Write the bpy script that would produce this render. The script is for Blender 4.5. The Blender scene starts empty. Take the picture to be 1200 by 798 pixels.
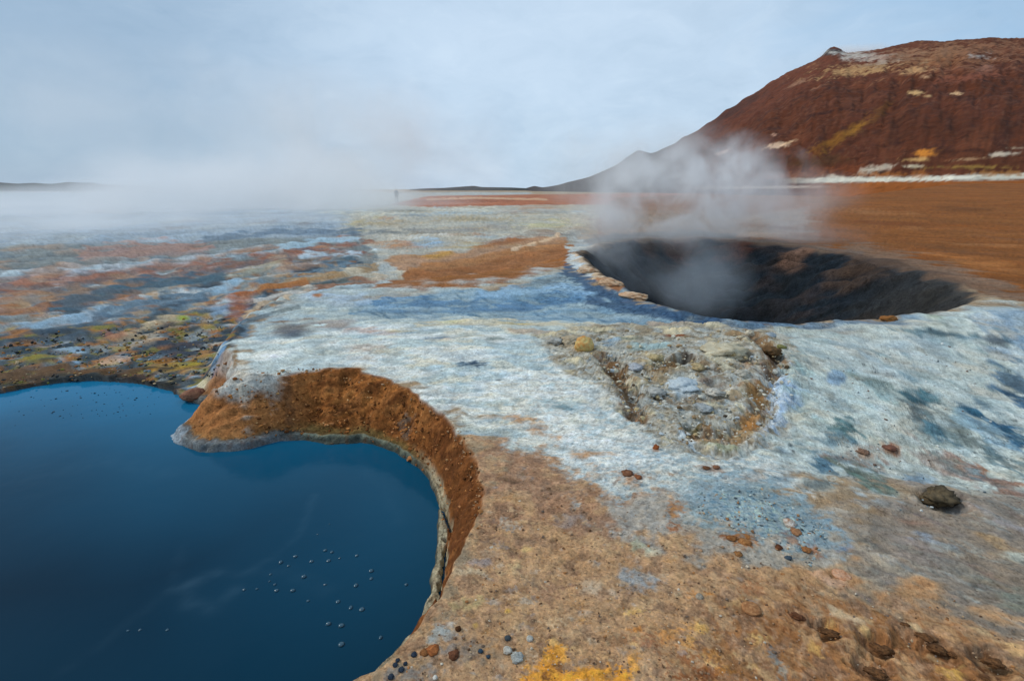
import bpy, bmesh, math, random
import numpy as np
from mathutils import Vector, Matrix

# ------------------------------------------------------------------ camera
scene = bpy.context.scene
COL = scene.collection
CAM_H = 1.65
HORIZON = 222.0
FPX = 600.0                                    # focal length in px of the 1200 px wide photograph (18 mm)
TILT = math.atan((399.0 - HORIZON) / FPX)
CT, ST = math.cos(TILT), math.sin(TILT)
cam_d = bpy.data.cameras.new("camera")
cam_d.lens = 18.0
cam_d.sensor_width = 36.0
cam_d.clip_start = 0.05
cam_d.clip_end = 20000
cam = bpy.data.objects.new("camera", cam_d)
COL.objects.link(cam)
cam.location = (0, 0, CAM_H)
cam.rotation_euler = (math.pi / 2 - TILT, 0, 0)
scene.camera = cam

# ------------------------------------------------------------------ sky and sun (overcast day)
SUN_EL, SUN_AZ = 42.0, -78.0                    # azimuth from +Y towards +X
world = bpy.data.worlds.new("World")
scene.world = world
world.use_nodes = True
wn, wl = world.node_tree.nodes, world.node_tree.links
wn.clear()
w_out = wn.new("ShaderNodeOutputWorld")
w_bg = wn.new("ShaderNodeBackground")
w_bg.inputs["Strength"].default_value = 0.088
w_sky = wn.new("ShaderNodeTexSky")
w_sky.sky_type = 'NISHITA'
w_sky.sun_disc = False
w_sky.sun_elevation = math.radians(SUN_EL)
w_sky.sun_rotation = math.radians(SUN_AZ)
w_tc = wn.new("ShaderNodeTexCoord")


def w_noise(scale, detail, rough, stretch, seed):
    m = wn.new("ShaderNodeMapping")
    m.inputs["Scale"].default_value = stretch
    m.inputs["Location"].default_value = (seed, seed * .7, seed * .3)
    wl.new(w_tc.outputs["Generated"], m.inputs["Vector"])
    n = wn.new("ShaderNodeTexNoise")
    n.inputs["Scale"].default_value = scale
    n.inputs["Detail"].default_value = detail
    n.inputs["Roughness"].default_value = rough
    n.inputs["Distortion"].default_value = 0.6
    wl.new(m.outputs["Vector"], n.inputs["Vector"])
    return n.outputs["Fac"]


def w_ramp(fac, stops):
    r = wn.new("ShaderNodeValToRGB")
    r.color_ramp.interpolation = 'EASE'
    while len(r.color_ramp.elements) < len(stops):
        r.color_ramp.elements.new(0.5)
    for e, (p, c) in zip(r.color_ramp.elements, stops):
        e.position = p
        e.color = (*c, 1)
    wl.new(fac, r.inputs["Fac"])
    return r.outputs["Color"]


def w_mix(a, b, fac, mode='MIX'):
    m = wn.new("ShaderNodeMix")
    m.data_type = 'RGBA'
    m.blend_type = mode
    for sock, v in ((m.inputs[0], fac), (m.inputs[6], a), (m.inputs[7], b)):
        if hasattr(v, "links"):
            wl.new(v, sock)
        elif isinstance(v, tuple):
            sock.default_value = (*v, 1)
        else:
            sock.default_value = v
    return m.outputs[2]


# stratus deck: bands of brighter and bluer cloud, drawn in the direction of view (a real sky, all round)
n_big = w_noise(1.7, 5, 0.55, (1, 1, 2.2), 3.1)
n_mid = w_noise(4.2, 6, 0.6, (1, 1, 2.6), 11.4)
deck = w_ramp(n_big, [(0.36, (3.3, 4.9, 6.7)), (0.50, (4.6, 6.2, 8.0)), (0.63, (6.0, 7.4, 9.0))])
deck2 = w_ramp(n_mid, [(0.36, (3.4, 4.9, 6.5)), (0.52, (4.8, 6.3, 8.0)), (0.66, (6.3, 7.6, 9.1))])
deck = w_mix(deck, deck2, 0.42)
n_fine = w_noise(11, 6, 0.62, (1, 1, 2.2), 23.7)
deck = w_mix(deck, w_ramp(n_fine, [(0.34, (3.6, 5.0, 6.6)), (0.5, (4.9, 6.3, 8.0)), (0.66, (6.5, 7.8, 9.2))]), 0.42)


def w_lobe(d, lo, hi):
    v = wn.new("ShaderNodeVectorMath")
    v.operation = 'DOT_PRODUCT'
    wl.new(w_tc.outputs["Generated"], v.inputs[0])
    v.inputs[1].default_value = Vector(d).normalized()
    ad = wn.new("ShaderNodeMath")
    ad.operation = 'MULTIPLY_ADD'
    wl.new(n_mid, ad.inputs[0])
    ad.inputs[1].default_value = .22
    wl.new(v.outputs["Value"], ad.inputs[2])
    mr_ = wn.new("ShaderNodeMapRange")
    mr_.interpolation_type = 'SMOOTHSTEP'
    mr_.inputs["From Min"].default_value = lo
    mr_.inputs["From Max"].default_value = hi
    wl.new(ad.outputs[0], mr_.inputs["Value"])
    return mr_.outputs[0]


def w_scale(fac, k_):
    m_ = wn.new("ShaderNodeMath")
    m_.operation = 'MULTIPLY'
    wl.new(fac, m_.inputs[0])
    m_.inputs[1].default_value = k_
    return m_.outputs[0]


# a heavier cloud bank low on the left, a brighter break ahead, bluer air high on the right
deck = w_mix(deck, (3.0, 4.4, 6.0), w_scale(w_lobe((-.75, .8, .16), .93, 1.14), .8))
deck = w_mix(deck, (6.6, 8.2, 9.9), w_scale(w_lobe((.12, .9, .42), .86, 1.12), .65))
deck = w_mix(deck, (2.7, 5.0, 7.6), w_scale(w_lobe((.75, .7, .5), .96, 1.14), .7))
w_col = w_mix(w_sky.outputs["Color"], deck, 0.9)
wl.new(w_col, w_bg.inputs["Color"])
wl.new(w_bg.outputs["Background"], w_out.inputs["Surface"])

sun_d = bpy.data.lights.new("sun", 'SUN')
sun_d.energy = 1.5
sun_d.angle = math.radians(12)
sun_d.color = (1.0, 0.93, 0.82)
sun = bpy.data.objects.new("sun", sun_d)
COL.objects.link(sun)
_el, _az = math.radians(SUN_EL), math.radians(SUN_AZ)
_dir = Vector((math.sin(_az) * math.cos(_el), math.cos(_az) * math.cos(_el), math.sin(_el)))
sun.rotation_euler = _dir.to_track_quat('Z', 'Y').to_euler()

scene.view_settings.view_transform = 'Standard'
scene.view_settings.look = 'None'
scene.view_settings.exposure = 0.2
scene.view_settings.gamma = 1.0
scene.view_settings.use_curve_mapping = False
scene.render.engine = 'CYCLES'
scene.cycles.use_denoising = True
scene.cycles.max_bounces = 6
scene.cycles.volume_bounces = 4
scene.cycles.volume_step_rate = 0.6
scene.cycles.volume_max_steps = 256

rng = random.Random(7)

# ------------------------------------------------------------------ numeric helpers
f32 = np.float32
_P = np.random.RandomState(5).permutation(1024).astype(np.int32)
_GA = (np.arange(64) * (2 * np.pi / 64)).astype(f32)
_GX, _GY = np.cos(_GA), np.sin(_GA)


def pnoise(x, y, seed=0):
    x = np.asarray(x, f32) + f32(seed * 17.31)
    y = np.asarray(y, f32) - f32(seed * 9.77)
    xi = np.floor(x).astype(np.int32)
    yi = np.floor(y).astype(np.int32)
    xf, yf = x - xi, y - yi

    def gr(ix, iy, dx, dy):
        h = _P[(_P[ix & 1023] + iy) & 1023] & 63
        return _GX[h] * dx + _GY[h] * dy
    u = xf * xf * xf * (xf * (xf * 6 - 15) + 10)
    v = yf * yf * yf * (yf * (yf * 6 - 15) + 10)
    a = gr(xi, yi, xf, yf)
    a = a + u * (gr(xi + 1, yi, xf - 1, yf) - a)
    b = gr(xi, yi + 1, xf, yf - 1)
    b = b + u * (gr(xi + 1, yi + 1, xf - 1, yf - 1) - b)
    return (a + v * (b - a)) * f32(1.5)


def fbm(x, y, octv=4, seed=0, gain=0.5):
    s, a, t = 0, 1.0, 0.0
    for k in range(octv):
        s = s + f32(a) * pnoise(x * f32(2.03 ** k), y * f32(2.03 ** k), seed + k * 3)
        t += a * a
        a *= gain
    return s / f32(math.sqrt(t)) * f32(1.25)


def worley(x, y, seed=0):
    """distance to nearest and second nearest feature point"""
    x = np.asarray(x, f32)
    y = np.asarray(y, f32)
    xi = np.floor(x).astype(np.int32)
    yi = np.floor(y).astype(np.int32)
    d1 = np.full(x.shape, 9, f32)
    d2 = np.full(x.shape, 9, f32)
    for i in (-1, 0, 1):
        for j in (-1, 0, 1):
            h = _P[(_P[(xi + i + seed) & 1023] + yi + j) & 1023]
            px = xi + i + (h & 31) / f32(31)
            py = yi + j + (h >> 5) / f32(31)
            d = np.hypot(x - px, y - py).astype(f32)
            d2 = np.minimum(d2, np.maximum(d, d1))
            d1 = np.minimum(d, d1)
    return d1, d2


def sstep(a, b, x):
    t = np.clip((x - a) / (b - a), 0, 1)
    return t * t * (3 - 2 * t)


def sdf(x, y, poly):
    """signed distance to a closed polygon, positive inside"""
    P = np.asarray(poly, f32)
    best = np.full(np.shape(x), 1e12, f32)
    ins = np.zeros(np.shape(x), bool)
    n = len(P)
    for i in range(n):
        ax, ay = P[i]
        bx, by = P[(i + 1) % n]
        ex, ey = bx - ax, by - ay
        L = ex * ex + ey * ey
        if L < 1e-12:
            continue
        t = np.clip(((x - ax) * ex + (y - ay) * ey) / L, 0, 1)
        dx, dy = x - ax - t * ex, y - ay - t * ey
        best = np.minimum(best, dx * dx + dy * dy)
        if ey != 0:
            c = (ay > y) != (by > y)
            ins ^= c & (x < ex * (y - ay) / ey + ax)
    d = np.sqrt(best)
    return np.where(ins, d, -d).astype(f32)


def dist_line(x, y, pts):
    P = np.asarray(pts, f32)
    best = np.full(np.shape(x), 1e12, f32)
    for i in range(len(P) - 1):
        ax, ay = P[i]
        bx, by = P[i + 1]
        ex, ey = bx - ax, by - ay
        L = ex * ex + ey * ey + 1e-12
        t = np.clip(((x - ax) * ex + (y - ay) * ey) / L, 0, 1)
        best = np.minimum(best, (x - ax - t * ex) ** 2 + (y - ay - t * ey) ** 2)
    return np.sqrt(best)


def smooth_poly(pts, n=2):
    P = np.array(pts, float)
    for _ in range(n):
        Q = np.roll(P, -1, 0)
        P = np.stack([P * .75 + Q * .25, P * .25 + Q * .75], 1).reshape(-1, 2)
    return P


def ray(px, py):
    a, b = (px - 600) / FPX, (399 - py) / FPX
    return a, CT + b * ST, -ST + b * CT


def at(px, py, z=0.0):
    dx, dy, dz = ray(px, py)
    s = (z - CAM_H) / dz
    return dx * s, dy * s


def lin(c):
    c = np.asarray(c, float) / 255.0
    return np.where(c <= 0.04045, c / 12.92, ((c + 0.055) / 1.055) ** 2.4)


# ------------------------------------------------------------------ lie of the land
ZW = -0.45
SHORE_PX = [(-60, 474), (0, 461), (40, 453), (75, 448), (110, 446), (150, 449), (185, 453), (207, 460), (217, 470),
            (236, 474), (256, 478), (240, 491), (218, 499), (203, 508), (199, 516), (215, 525), (240, 530), (282, 528), (320, 519), (350, 516), (375, 520),
            (400, 521), (430, 519), (455, 527), (478, 540), (498, 558), (511, 580), (516, 605), (513, 640),
            (505, 680), (497, 715), (480, 748), (455, 775), (425, 800)]
SHORE = [at(x, y, ZW) for x, y in SHORE_PX] + [(-0.75, 1.18), (-1.2, 0.95), (-2.2, 0.75), (-4.5, 0.7), (-6.5, 2.2), (-6.6, 4.2)]
SHORE = smooth_poly(SHORE, 1)
LIP_PX = [(400, 803), (440, 789), (470, 765), (494, 735), (519, 700), (543, 650), (559, 600), (565, 572), (560, 545), (545, 518),
          (520, 488), (490, 466), (455, 447), (420, 438), (380, 436), (350, 438), (322, 444), (300, 447), (284, 440), (276, 424),
          (271, 405), (280, 388), (300, 368), (340, 347), (400, 338), (450, 334), (560, 322), (650, 310)]
LIP = [at(x, y, 0.0) for x, y in LIP_PX] + [(3, 16), (8, 22), (40, 60), (400, 400), (400, -60), (-8, -60), (-8, -0.2), (-2.4, 0.1), (-1.3, 0.55)]
LIP = np.array(LIP)
RIM_PX = [(676, 299), (700, 289), (740, 282), (800, 279), (870, 284), (960, 292), (1050, 311), (1115, 332), (1142, 350),
          (1130, 366), (1090, 376), (1045, 378), (1015, 378), (985, 379), (940, 379), (890, 378), (845, 375), (800, 367), (762, 353), (735, 343), (712, 330),
          (692, 314)]
RIM = smooth_poly([at(x, y, 0.0) for x, y in RIM_PX], 1)


def land(x, y, full=False):
    x = np.asarray(x, f32)
    y = np.asarray(y, f32)
    r = np.hypot(x, y)
    az = np.arctan2(x, np.maximum(y, 0.01))
    # low wet flats on the left, rising slowly away from the pool
    flats = -0.42 + 0.42 * sstep(4.0, 20.0, y + 0.15 * np.abs(x)) + 0.05 * np.sin(x * 0.9 + y * 0.5) * sstep(5.5, 8, y) * (1 - sstep(14, 30, y))
    # plateau: gentle swells, and the plain that climbs to the foot of the mountain
    ramp = sstep(-0.05, 0.62, az)
    plat = 0.02 + ramp * 2.75 * np.clip((r - 24) / 115, 0, 1) ** 1.1 * (r > 24)
    plat = plat + 0.05 * np.exp(-((x + 0.9) / 1.6) ** 2 - ((y - 5.2) / 0.9) ** 2)                       # white brow above the pool
    plat = plat + 0.15 * np.exp(-((x - 2.1) / 1.25) ** 2 - ((y - 4.75) / 0.85) ** 2)                    # crusted hummock
    plat = plat - 0.10 * np.exp(-((x - 0.9) / 2.2) ** 2 - ((y - 7.4) / 0.9) ** 2)                       # trough before the crater
    plat = plat + 0.22 * np.exp(-((x - 7.5) / 2.6) ** 2 - ((y - 6.0) / 1.4) ** 2)                       # shoulder right of the crater
    plat = plat - 0.04 * np.exp(-((x - 1.9) / 0.5) ** 2 - ((y - 3.5) / 0.35) ** 2)
    plat = plat - 0.07 * np.exp(-((x - 2.5) / .7) ** 2 - ((y - 2.9) / .3) ** 2)
    dl = sdf(x, y, LIP)
    dw = sdf(x, y, SHORE)
    near = (1 - sstep(6, 9, r))
    wob = pnoise(x * 2.3, y * 2.3, 4) * .03 + pnoise(x * 7, y * 7, 5) * .016
    dw = dw + near * wob
    dl = dl + near * (pnoise(x * 3.1, y * 3.1, 6) * .03 + pnoise(x * 10, y * 10, 7) * .016)
    gap = np.maximum(dl * -1, 0)
    wdist = np.maximum(-dw, 0)
    wf = 0.30 + 0.07 * np.maximum(r - 5, 0)
    tw = gap / np.maximum(gap + wdist, 1e-4)            # 0 at the lip, 1 at the water
    width = np.minimum(np.maximum(gap + wdist, 0.06), wf)
    S = 1 - sstep(0, 1, gap / width)                    # 1 on the plateau
    # profile of the bank against the pool: thin shelf at the water, then a slope
    near_pool = sstep(-1.1, -0.55, dw) * (dl < 0)
    t = np.clip(1 - tw + (1 - sstep(6, 9, r)) * (.06 * pnoise(x * 4.5, y * 4.5, 21) + .045 * pnoise(x * 13, y * 13, 22)) * sstep(0, .03, wdist) * sstep(0, .03, gap), 0, 1)
    bank_right = sstep(-0.85, -0.45, x) * (y < 4.2)
    shelf = np.where(t < 0.06, t / 0.06 * 0.10, 0.10)
    prof = shelf + 0.90 * np.clip((t - 0.30) / 0.70, 0, 1) ** (0.75)
    prof_b = 0.10 * sstep(0, 0.07, t) + 0.9 * (0.30 * t + 0.70 * sstep(0.16, 1.0, t))
    prof = bank_right * prof + (1 - bank_right) * prof_b
    hb = ZW + (plat - ZW) * prof
    inbank = (dl < 0) & (x > -3.4) & (y < 5.3)
    mixb = sstep(-3.35, -3.1, x) * (1 - sstep(4.75, 5.35, y - 0.0 * x))
    base = flats + (plat - flats) * S
    h = np.where(dl < 0, base * (1 - mixb) + hb * mixb, plat)
    # the spur of brown mud running out into the pool
    h = h + np.where(dl < 0, 0.13 * np.exp(-((x + 2.20) / 0.15) ** 2 - ((y - 4.16) / 0.12) ** 2) * sstep(0.02, 0.15, wdist), 0)
    h = h + np.where(dl < 0, 0.13 * np.exp(-((x + 2.6) / 0.26) ** 2 - ((y - 4.22) / 0.16) ** 2) * sstep(0.02, 0.12, wdist), 0)
    h = np.where(dw > 0, ZW - np.minimum(0.25, dw * 0.9) - 0.012, np.where(dw > -0.4, np.maximum(h, ZW + 0.02 * sstep(0, .06, -dw)), h))
    # crater
    dc = sdf(x, y, RIM)
    far = sstep(7.0, 12.0, y)
    inner = 2.7 * sstep(-0.05, 1.0, dc / (1.9 + 0.7 * far)) ** 0.85
    nearb = (1 - far) * 0.5
    inner = inner + 0.10 * np.sin(x * 2.1 + y) * sstep(0.3, 1.0, dc)
    rimlip = 0.10 * np.exp(-(dc / 0.35) ** 2) * (1 - sstep(1.6, 3.3, x)) * (1 - sstep(13, 15, y))
    rimlip = rimlip + 0.05 * pnoise(x * 1.1, y * 1.1, 33) * np.exp(-(dc / 0.5) ** 2)
    dc = dc + 0.10 * pnoise(x * 1.3, y * 1.3, 31) + 0.05 * pnoise(x * 3.4, y * 3.4, 32)
    h = h + rimlip - np.where(dc > -0.2, inner, 0)
    if full:
        return h, dict(dl=dl, dw=dw, dc=dc, t=t, bank=mixb * (dl < 0) * (dw < 0), bank_right=bank_right, r=r, az=az)
    return h


_S = np.geomspace(1.2, 900, 480).astype(f32)


def hit(px, py):
    """where the sight line of a photo point meets the land"""
    dx, dy, dz = ray(px, py)
    X, Y, Z = dx * _S, dy * _S, CAM_H + dz * _S
    below = Z < np.maximum(land(X, Y), ZW)
    if not below.any():
        return dx * 300, dy * 300, 0.0
    i = int(np.argmax(below))
    lo, hi = (_S[i - 1] if i else _S[0] * .9), _S[i]
    for _ in range(2):
        s = np.linspace(lo, hi, 24).astype(f32)
        b = CAM_H + dz * s < np.maximum(land(dx * s, dy * s), ZW)
        j = max(1, int(np.argmax(b))) if b.any() else 23
        lo, hi = s[j - 1], s[j]
    return float(dx * hi), float(dy * hi), float(CAM_H + dz * hi)


def hits(pts):
    """the same for many points at once"""
    P = np.array(pts, float)
    dx, dy, dz = ray(P[:, 0], P[:, 1])
    s_ = np.geomspace(1.2, 60, 260)[None, :]
    X, Y, Zr = dx[:, None] * s_, dy[:, None] * s_, CAM_H + dz[:, None] * s_
    f = Zr - np.maximum(land(X.ravel(), Y.ravel()).reshape(X.shape), ZW)
    i = np.maximum(1, np.argmax(f < 0, 1))
    k_ = np.arange(len(P))
    fa, fb = f[k_, i - 1], f[k_, i]
    t_ = np.clip(fa / np.maximum(fa - fb, 1e-6), 0, 1)
    s1 = s_[0][i - 1] * (1 - t_) + s_[0][i] * t_
    return np.stack([dx * s1, dy * s1, CAM_H + dz * s1], 1)


# ------------------------------------------------------------------ ground sheet: a fan that is finest where one stands
NF = 880
AZ_F = np.linspace(-64, 64, NF)
AZ_B = np.linspace(64, 296, 60)[1:-1]
AZ = np.radians(np.concatenate([AZ_F, AZ_B]))
NC = len(AZ)
NR = 1200
azc = np.radians(np.concatenate([np.linspace(-64, 64, 271), AZ_B]))
RS = np.concatenate([np.geomspace(0.7, 30, 1300), np.geomspace(30.2, 6000, 200)])
gx, gy = np.sin(azc)[:, None] * RS, np.cos(azc)[:, None] * RS
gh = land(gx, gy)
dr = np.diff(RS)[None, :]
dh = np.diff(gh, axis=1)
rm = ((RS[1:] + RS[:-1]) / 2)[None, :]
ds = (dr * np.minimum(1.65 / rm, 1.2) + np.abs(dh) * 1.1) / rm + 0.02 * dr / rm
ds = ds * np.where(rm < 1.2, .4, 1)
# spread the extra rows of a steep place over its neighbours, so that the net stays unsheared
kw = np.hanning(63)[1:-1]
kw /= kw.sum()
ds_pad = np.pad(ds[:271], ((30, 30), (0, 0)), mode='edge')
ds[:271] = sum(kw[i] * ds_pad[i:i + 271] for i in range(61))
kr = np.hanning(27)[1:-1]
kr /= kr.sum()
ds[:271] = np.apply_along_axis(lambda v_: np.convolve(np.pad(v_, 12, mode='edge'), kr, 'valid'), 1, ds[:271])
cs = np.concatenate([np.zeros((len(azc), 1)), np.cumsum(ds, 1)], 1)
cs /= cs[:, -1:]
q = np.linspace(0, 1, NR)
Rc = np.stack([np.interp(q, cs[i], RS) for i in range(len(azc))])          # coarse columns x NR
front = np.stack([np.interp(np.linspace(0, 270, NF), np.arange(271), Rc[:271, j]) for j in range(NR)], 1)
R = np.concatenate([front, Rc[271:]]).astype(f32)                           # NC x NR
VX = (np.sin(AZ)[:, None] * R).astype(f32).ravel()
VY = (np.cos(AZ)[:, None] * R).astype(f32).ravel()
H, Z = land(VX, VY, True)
rr = Z['r']
LA = (np.arctan2(VX, VY) * 1.0).astype(f32)
LR = np.log(np.maximum(rr, 0.3)).astype(f32)
# noise that keeps its grain at every distance (natural ground is rough at all scales)
LQ = (LR + H / np.maximum(rr, .8)).astype(f32)      # climbs with walls too, so steep faces keep their grain
_near = sstep(.42, .75, np.clip(1.65 / np.maximum(rr, 1), 0.03, 1))
LH = (LA * (.62 + .42 * _near)).astype(f32)
N = [fbm(LH * kk, LQ * kk, oc, 10 + 7 * i) for i, (kk, oc) in enumerate([(5, 4), (14, 3), (38, 4), (95, 3), (210, 2)])]
NB = [fbm(LH * kk, LQ * kk, oc, 60 + 7 * i) for i, (kk, oc) in enumerate([(7, 4), (20, 4), (55, 4), (130, 3)])]
W1, W2 = worley(LA * 55 + N[2] * .35, LQ * 55 + NB[2] * .35, 3)
W3, W4 = worley(LA * 120 + N[3] * .3, LQ * 120 + NB[3] * .3, 9)
WSTR = fbm(VX * 0.35 + VY * 0.05, VY * 1.3, 4, 91)

FORE = np.clip(1.65 / np.maximum(rr, 1), 0.03, 1)
LOD3 = sstep(.20, .38, FORE)
LOD4 = sstep(.38, .62, FORE)
LOD2 = sstep(.22, .38, FORE)


def lod(kk, k2, seed, n4, lx=LH):
    lo = fbm(lx * kk, LQ * k2, 2, seed)
    return lo * (1 - LOD2) + n4 * LOD2


N[2] = lod(38, 38, 24, N[2])
NB[2] = lod(40, 40, 74, NB[2])
N[3] = N[3] * LOD3
N[4] = N[4] * LOD4
NB[3] = NB[3] * LOD3

# ------------------------------------------------------------------ colours of the ground: a chart of the flat land, measured in photo px
dep = np.maximum(VY * CT + CAM_H * ST, 0.12)
CU = 600 + FPX * VX / dep
CV = 399 - FPX * (VY * ST - CAM_H * CT) / dep
_c, _s = math.cos(math.radians(25)), math.sin(math.radians(25))
ND_U, ND_V = ((CU * _c + CV * _s) / 70).astype(f32), ((-CU * _s + CV * _c) / 15).astype(f32)
NX = [fbm(LA * 15 + N[1] * .25, LQ * 9, 4, 201), fbm(LA * 38 + N[2] * .3, LQ * 24, 4, 207), fbm(LA * 85, LQ * 55, 3, 213),
      fbm(ND_U, ND_V, 3, 219), fbm(ND_U * 2.2, ND_V * 2.2, 2, 225), fbm((CU / 90).astype(f32), (CV / 11).astype(f32), 3, 231)]
NX[1] = lod(38, 24, 207, NX[1], LA + N[2] * f32(.3 / 38))
NX[2] = NX[2] * LOD2
GAIN = np.array([1.04, 1.0, 0.93])                 # photo colour -> base colour
colr = np.empty((len(VX), 3), f32)
wet = np.zeros(len(VX), f32)  # gloss of wet mud; its blue sky reflection is painted into the colours


def alb(c):
    return np.clip(lin(c) * GAIN, 0.004, 0.82).astype(f32)


colr[:] = alb((160, 138, 112))


def tochart(p):
    x, y, z = hit(*p)
    d = max(y * CT + CAM_H * ST, 0.12)
    return 600 + FPX * x / d, 399 - FPX * (y * ST - CAM_H * CT) / d, CAM_H / (CAM_H - z)


def blend(idx, a, c, wt=None):
    a = a[:, None].astype(f32)
    colr[idx] = colr[idx] * (1 - a) + alb(c) * a
    if wt is not None:
        wet[idx] = wet[idx] * (1 - a[:, 0]) + wt * a[:, 0]


def box(u0, u1, v0, v1):
    return np.nonzero((CU > u0) & (CU < u1) & (CV > v0) & (CV < v1) & (VY > -0.2))[0]


def noise_at(idx, f):
    return N[f][idx] if f < 5 else NB[f - 5][idx] if f < 9 else NX[f - 9][idx]


def finish(idx, val, c, op, soft, sp, wt):
    a = sstep(0, soft, val) * op
    if sp is not None:                         # broken cover: only where the grain noise is high
        f, th = sp
        a = a * sstep(th - .25, th + .25, noise_at(idx, f))
    m = a > 0.003
    blend(idx[m], a[m], c, wt)


def E(x, y, rx, ry, c, op=.85, ang=0, na=.45, f=2, soft=.85, sp=None, wt=None, c2=None):
    """a stain or a patch of painted shade: ellipse with a ragged edge"""
    u, v, k = tochart((x, y))
    ry = ry * k
    m = max(rx, ry) * (1.15 + na) + 2
    idx = box(u - m, u + m, v - m, v + m)
    if not len(idx):
        return
    du, dv = CU[idx] - u, CV[idx] - v
    ca, sa = math.cos(math.radians(ang)), math.sin(math.radians(ang))
    d = np.hypot((du * ca + dv * sa) / rx, (-du * sa + dv * ca) / ry)
    finish(idx, 1 - d + na * noise_at(idx, f), c, op, soft, sp, wt)


def G(pts, c, op=.9, soft=8, na=6, f=1, sp=None, wt=None):
    """a field: polygon with a ragged edge, soft and na in px"""
    P = np.array([tochart(p)[:2] for p in pts])
    m = soft + na * 2 + 3
    idx = box(P[:, 0].min() - m, P[:, 0].max() + m, P[:, 1].min() - m, P[:, 1].max() + m)
    if not len(idx):
        return
    wv = np.clip(FORE[idx] * 1.4, .12, 1)
    n1 = noise_at(idx, f)
    d = sdf(CU[idx] + na * 1.6 * noise_at(idx, 5 + min(f, 3) if f < 5 else f), CV[idx] + na * 1.6 * wv * n1, P)
    finish(idx, d / (.35 + .65 * wv) + soft * .5 + na * .35 * wv * noise_at(idx, 3), c, op, soft, sp, wt)


def S(pts, w, c, op=.85, na=.4, f=2, soft=.6, sp=None, wt=None):
    """a band along a line"""
    P = np.array([tochart(p)[:2] for p in pts])
    m = w * (1.3 + na) + 2
    idx = box(P[:, 0].min() - m, P[:, 0].max() + m, P[:, 1].min() - m, P[:, 1].max() + m)
    if not len(idx):
        return
    wv = np.clip(FORE[idx] * 1.4, .12, 1)
    d = dist_line(CU[idx] + na * w * 2 * noise_at(idx, 5 + min(f, 3) if f < 5 else f), CV[idx] + na * w * 1.6 * (.3 + .7 * wv) * noise_at(idx, f), P) / w
    finish(idx, 1 - d + na * .5 * noise_at(idx, 2), c, op, soft, sp, wt)


#PAINT
exec_paint = True
# --- far plain
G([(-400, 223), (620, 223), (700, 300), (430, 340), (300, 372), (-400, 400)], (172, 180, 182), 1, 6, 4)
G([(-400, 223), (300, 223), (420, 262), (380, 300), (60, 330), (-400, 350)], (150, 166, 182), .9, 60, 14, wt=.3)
G([(420, 232), (690, 230), (700, 262), (640, 290), (440, 304), (400, 290)], (180, 176, 164), .9, 60, 8)
G([(455, 240), (500, 230), (900, 224), (880, 240), (640, 240), (500, 243)], (168, 104, 74), .95, 3, 2)
S([(500, 234), (560, 232), (640, 234)], 1.6, (205, 170, 140), .8)
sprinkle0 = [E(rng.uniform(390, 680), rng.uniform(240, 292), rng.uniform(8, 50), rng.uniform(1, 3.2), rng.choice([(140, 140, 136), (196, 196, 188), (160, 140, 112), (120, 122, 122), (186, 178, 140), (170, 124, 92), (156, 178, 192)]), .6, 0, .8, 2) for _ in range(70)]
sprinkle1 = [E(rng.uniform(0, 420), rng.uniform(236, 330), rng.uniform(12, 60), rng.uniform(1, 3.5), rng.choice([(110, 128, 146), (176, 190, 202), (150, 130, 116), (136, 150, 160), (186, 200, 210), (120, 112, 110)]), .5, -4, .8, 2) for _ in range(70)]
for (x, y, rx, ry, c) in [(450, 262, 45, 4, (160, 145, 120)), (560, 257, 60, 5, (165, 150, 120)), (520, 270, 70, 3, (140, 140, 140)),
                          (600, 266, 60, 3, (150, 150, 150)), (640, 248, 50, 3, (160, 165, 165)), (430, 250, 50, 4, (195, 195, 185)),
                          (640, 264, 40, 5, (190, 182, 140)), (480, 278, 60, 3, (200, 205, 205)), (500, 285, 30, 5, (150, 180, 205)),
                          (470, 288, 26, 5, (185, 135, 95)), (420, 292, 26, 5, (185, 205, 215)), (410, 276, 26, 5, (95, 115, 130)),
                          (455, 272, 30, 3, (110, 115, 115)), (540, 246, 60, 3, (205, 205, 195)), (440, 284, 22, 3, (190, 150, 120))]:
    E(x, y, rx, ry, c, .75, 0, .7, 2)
# --- left flats: many small minerals
G([(-300, 300), (200, 285), (420, 280), (440, 300), (430, 335), (330, 350), (290, 378), (268, 410), (262, 450), (200, 460), (100, 452), (-300, 560)],
  (128, 136, 138), 1, 10, 6, wt=.25)
_flat = [((-300, 330), (300, 305), (430, 300), (330, 350), (270, 405), (255, 450), (-300, 560))]
FL = _flat[0]
G(FL, (96, 126, 148), .75, 10, 8, 1, sp=(9, -.1), wt=.3)
G(FL, (180, 150, 116), .85, 10, 8, 1, sp=(10, .3))
G(FL, (44, 58, 70), .9, 10, 8, 1, sp=(9, .35), wt=.4)
G(FL, (48, 60, 66), .85, 10, 8, 1, sp=(11, .45), wt=.3)
G(FL, (190, 202, 210), .8, 10, 8, 1, sp=(6, .55), wt=.2)
G(FL, (150, 104, 62), .8, 10, 8, 1, sp=(7, .5))
G(FL, (206, 200, 186), .6, 10, 8, 1, sp=(11, .9))
NEARF = [(-300, 395), (90, 380), (190, 365), (270, 365), (262, 450), (205, 462), (100, 452), (-300, 500)]
G(NEARF, (46, 58, 64), .8, 20, 10, 1, sp=(1, -.1), wt=.3)
G(NEARF, (132, 124, 50), .75, 14, 10, 1, sp=(10, .4))
G(NEARF, (164, 112, 58), .75, 14, 10, 1, sp=(7, .35))
G(NEARF, (186, 166, 132), .8, 14, 10, 1, sp=(11, .5))
G(NEARF, (30, 38, 44), .8, 14, 10, 1, sp=(11, .7))
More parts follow.
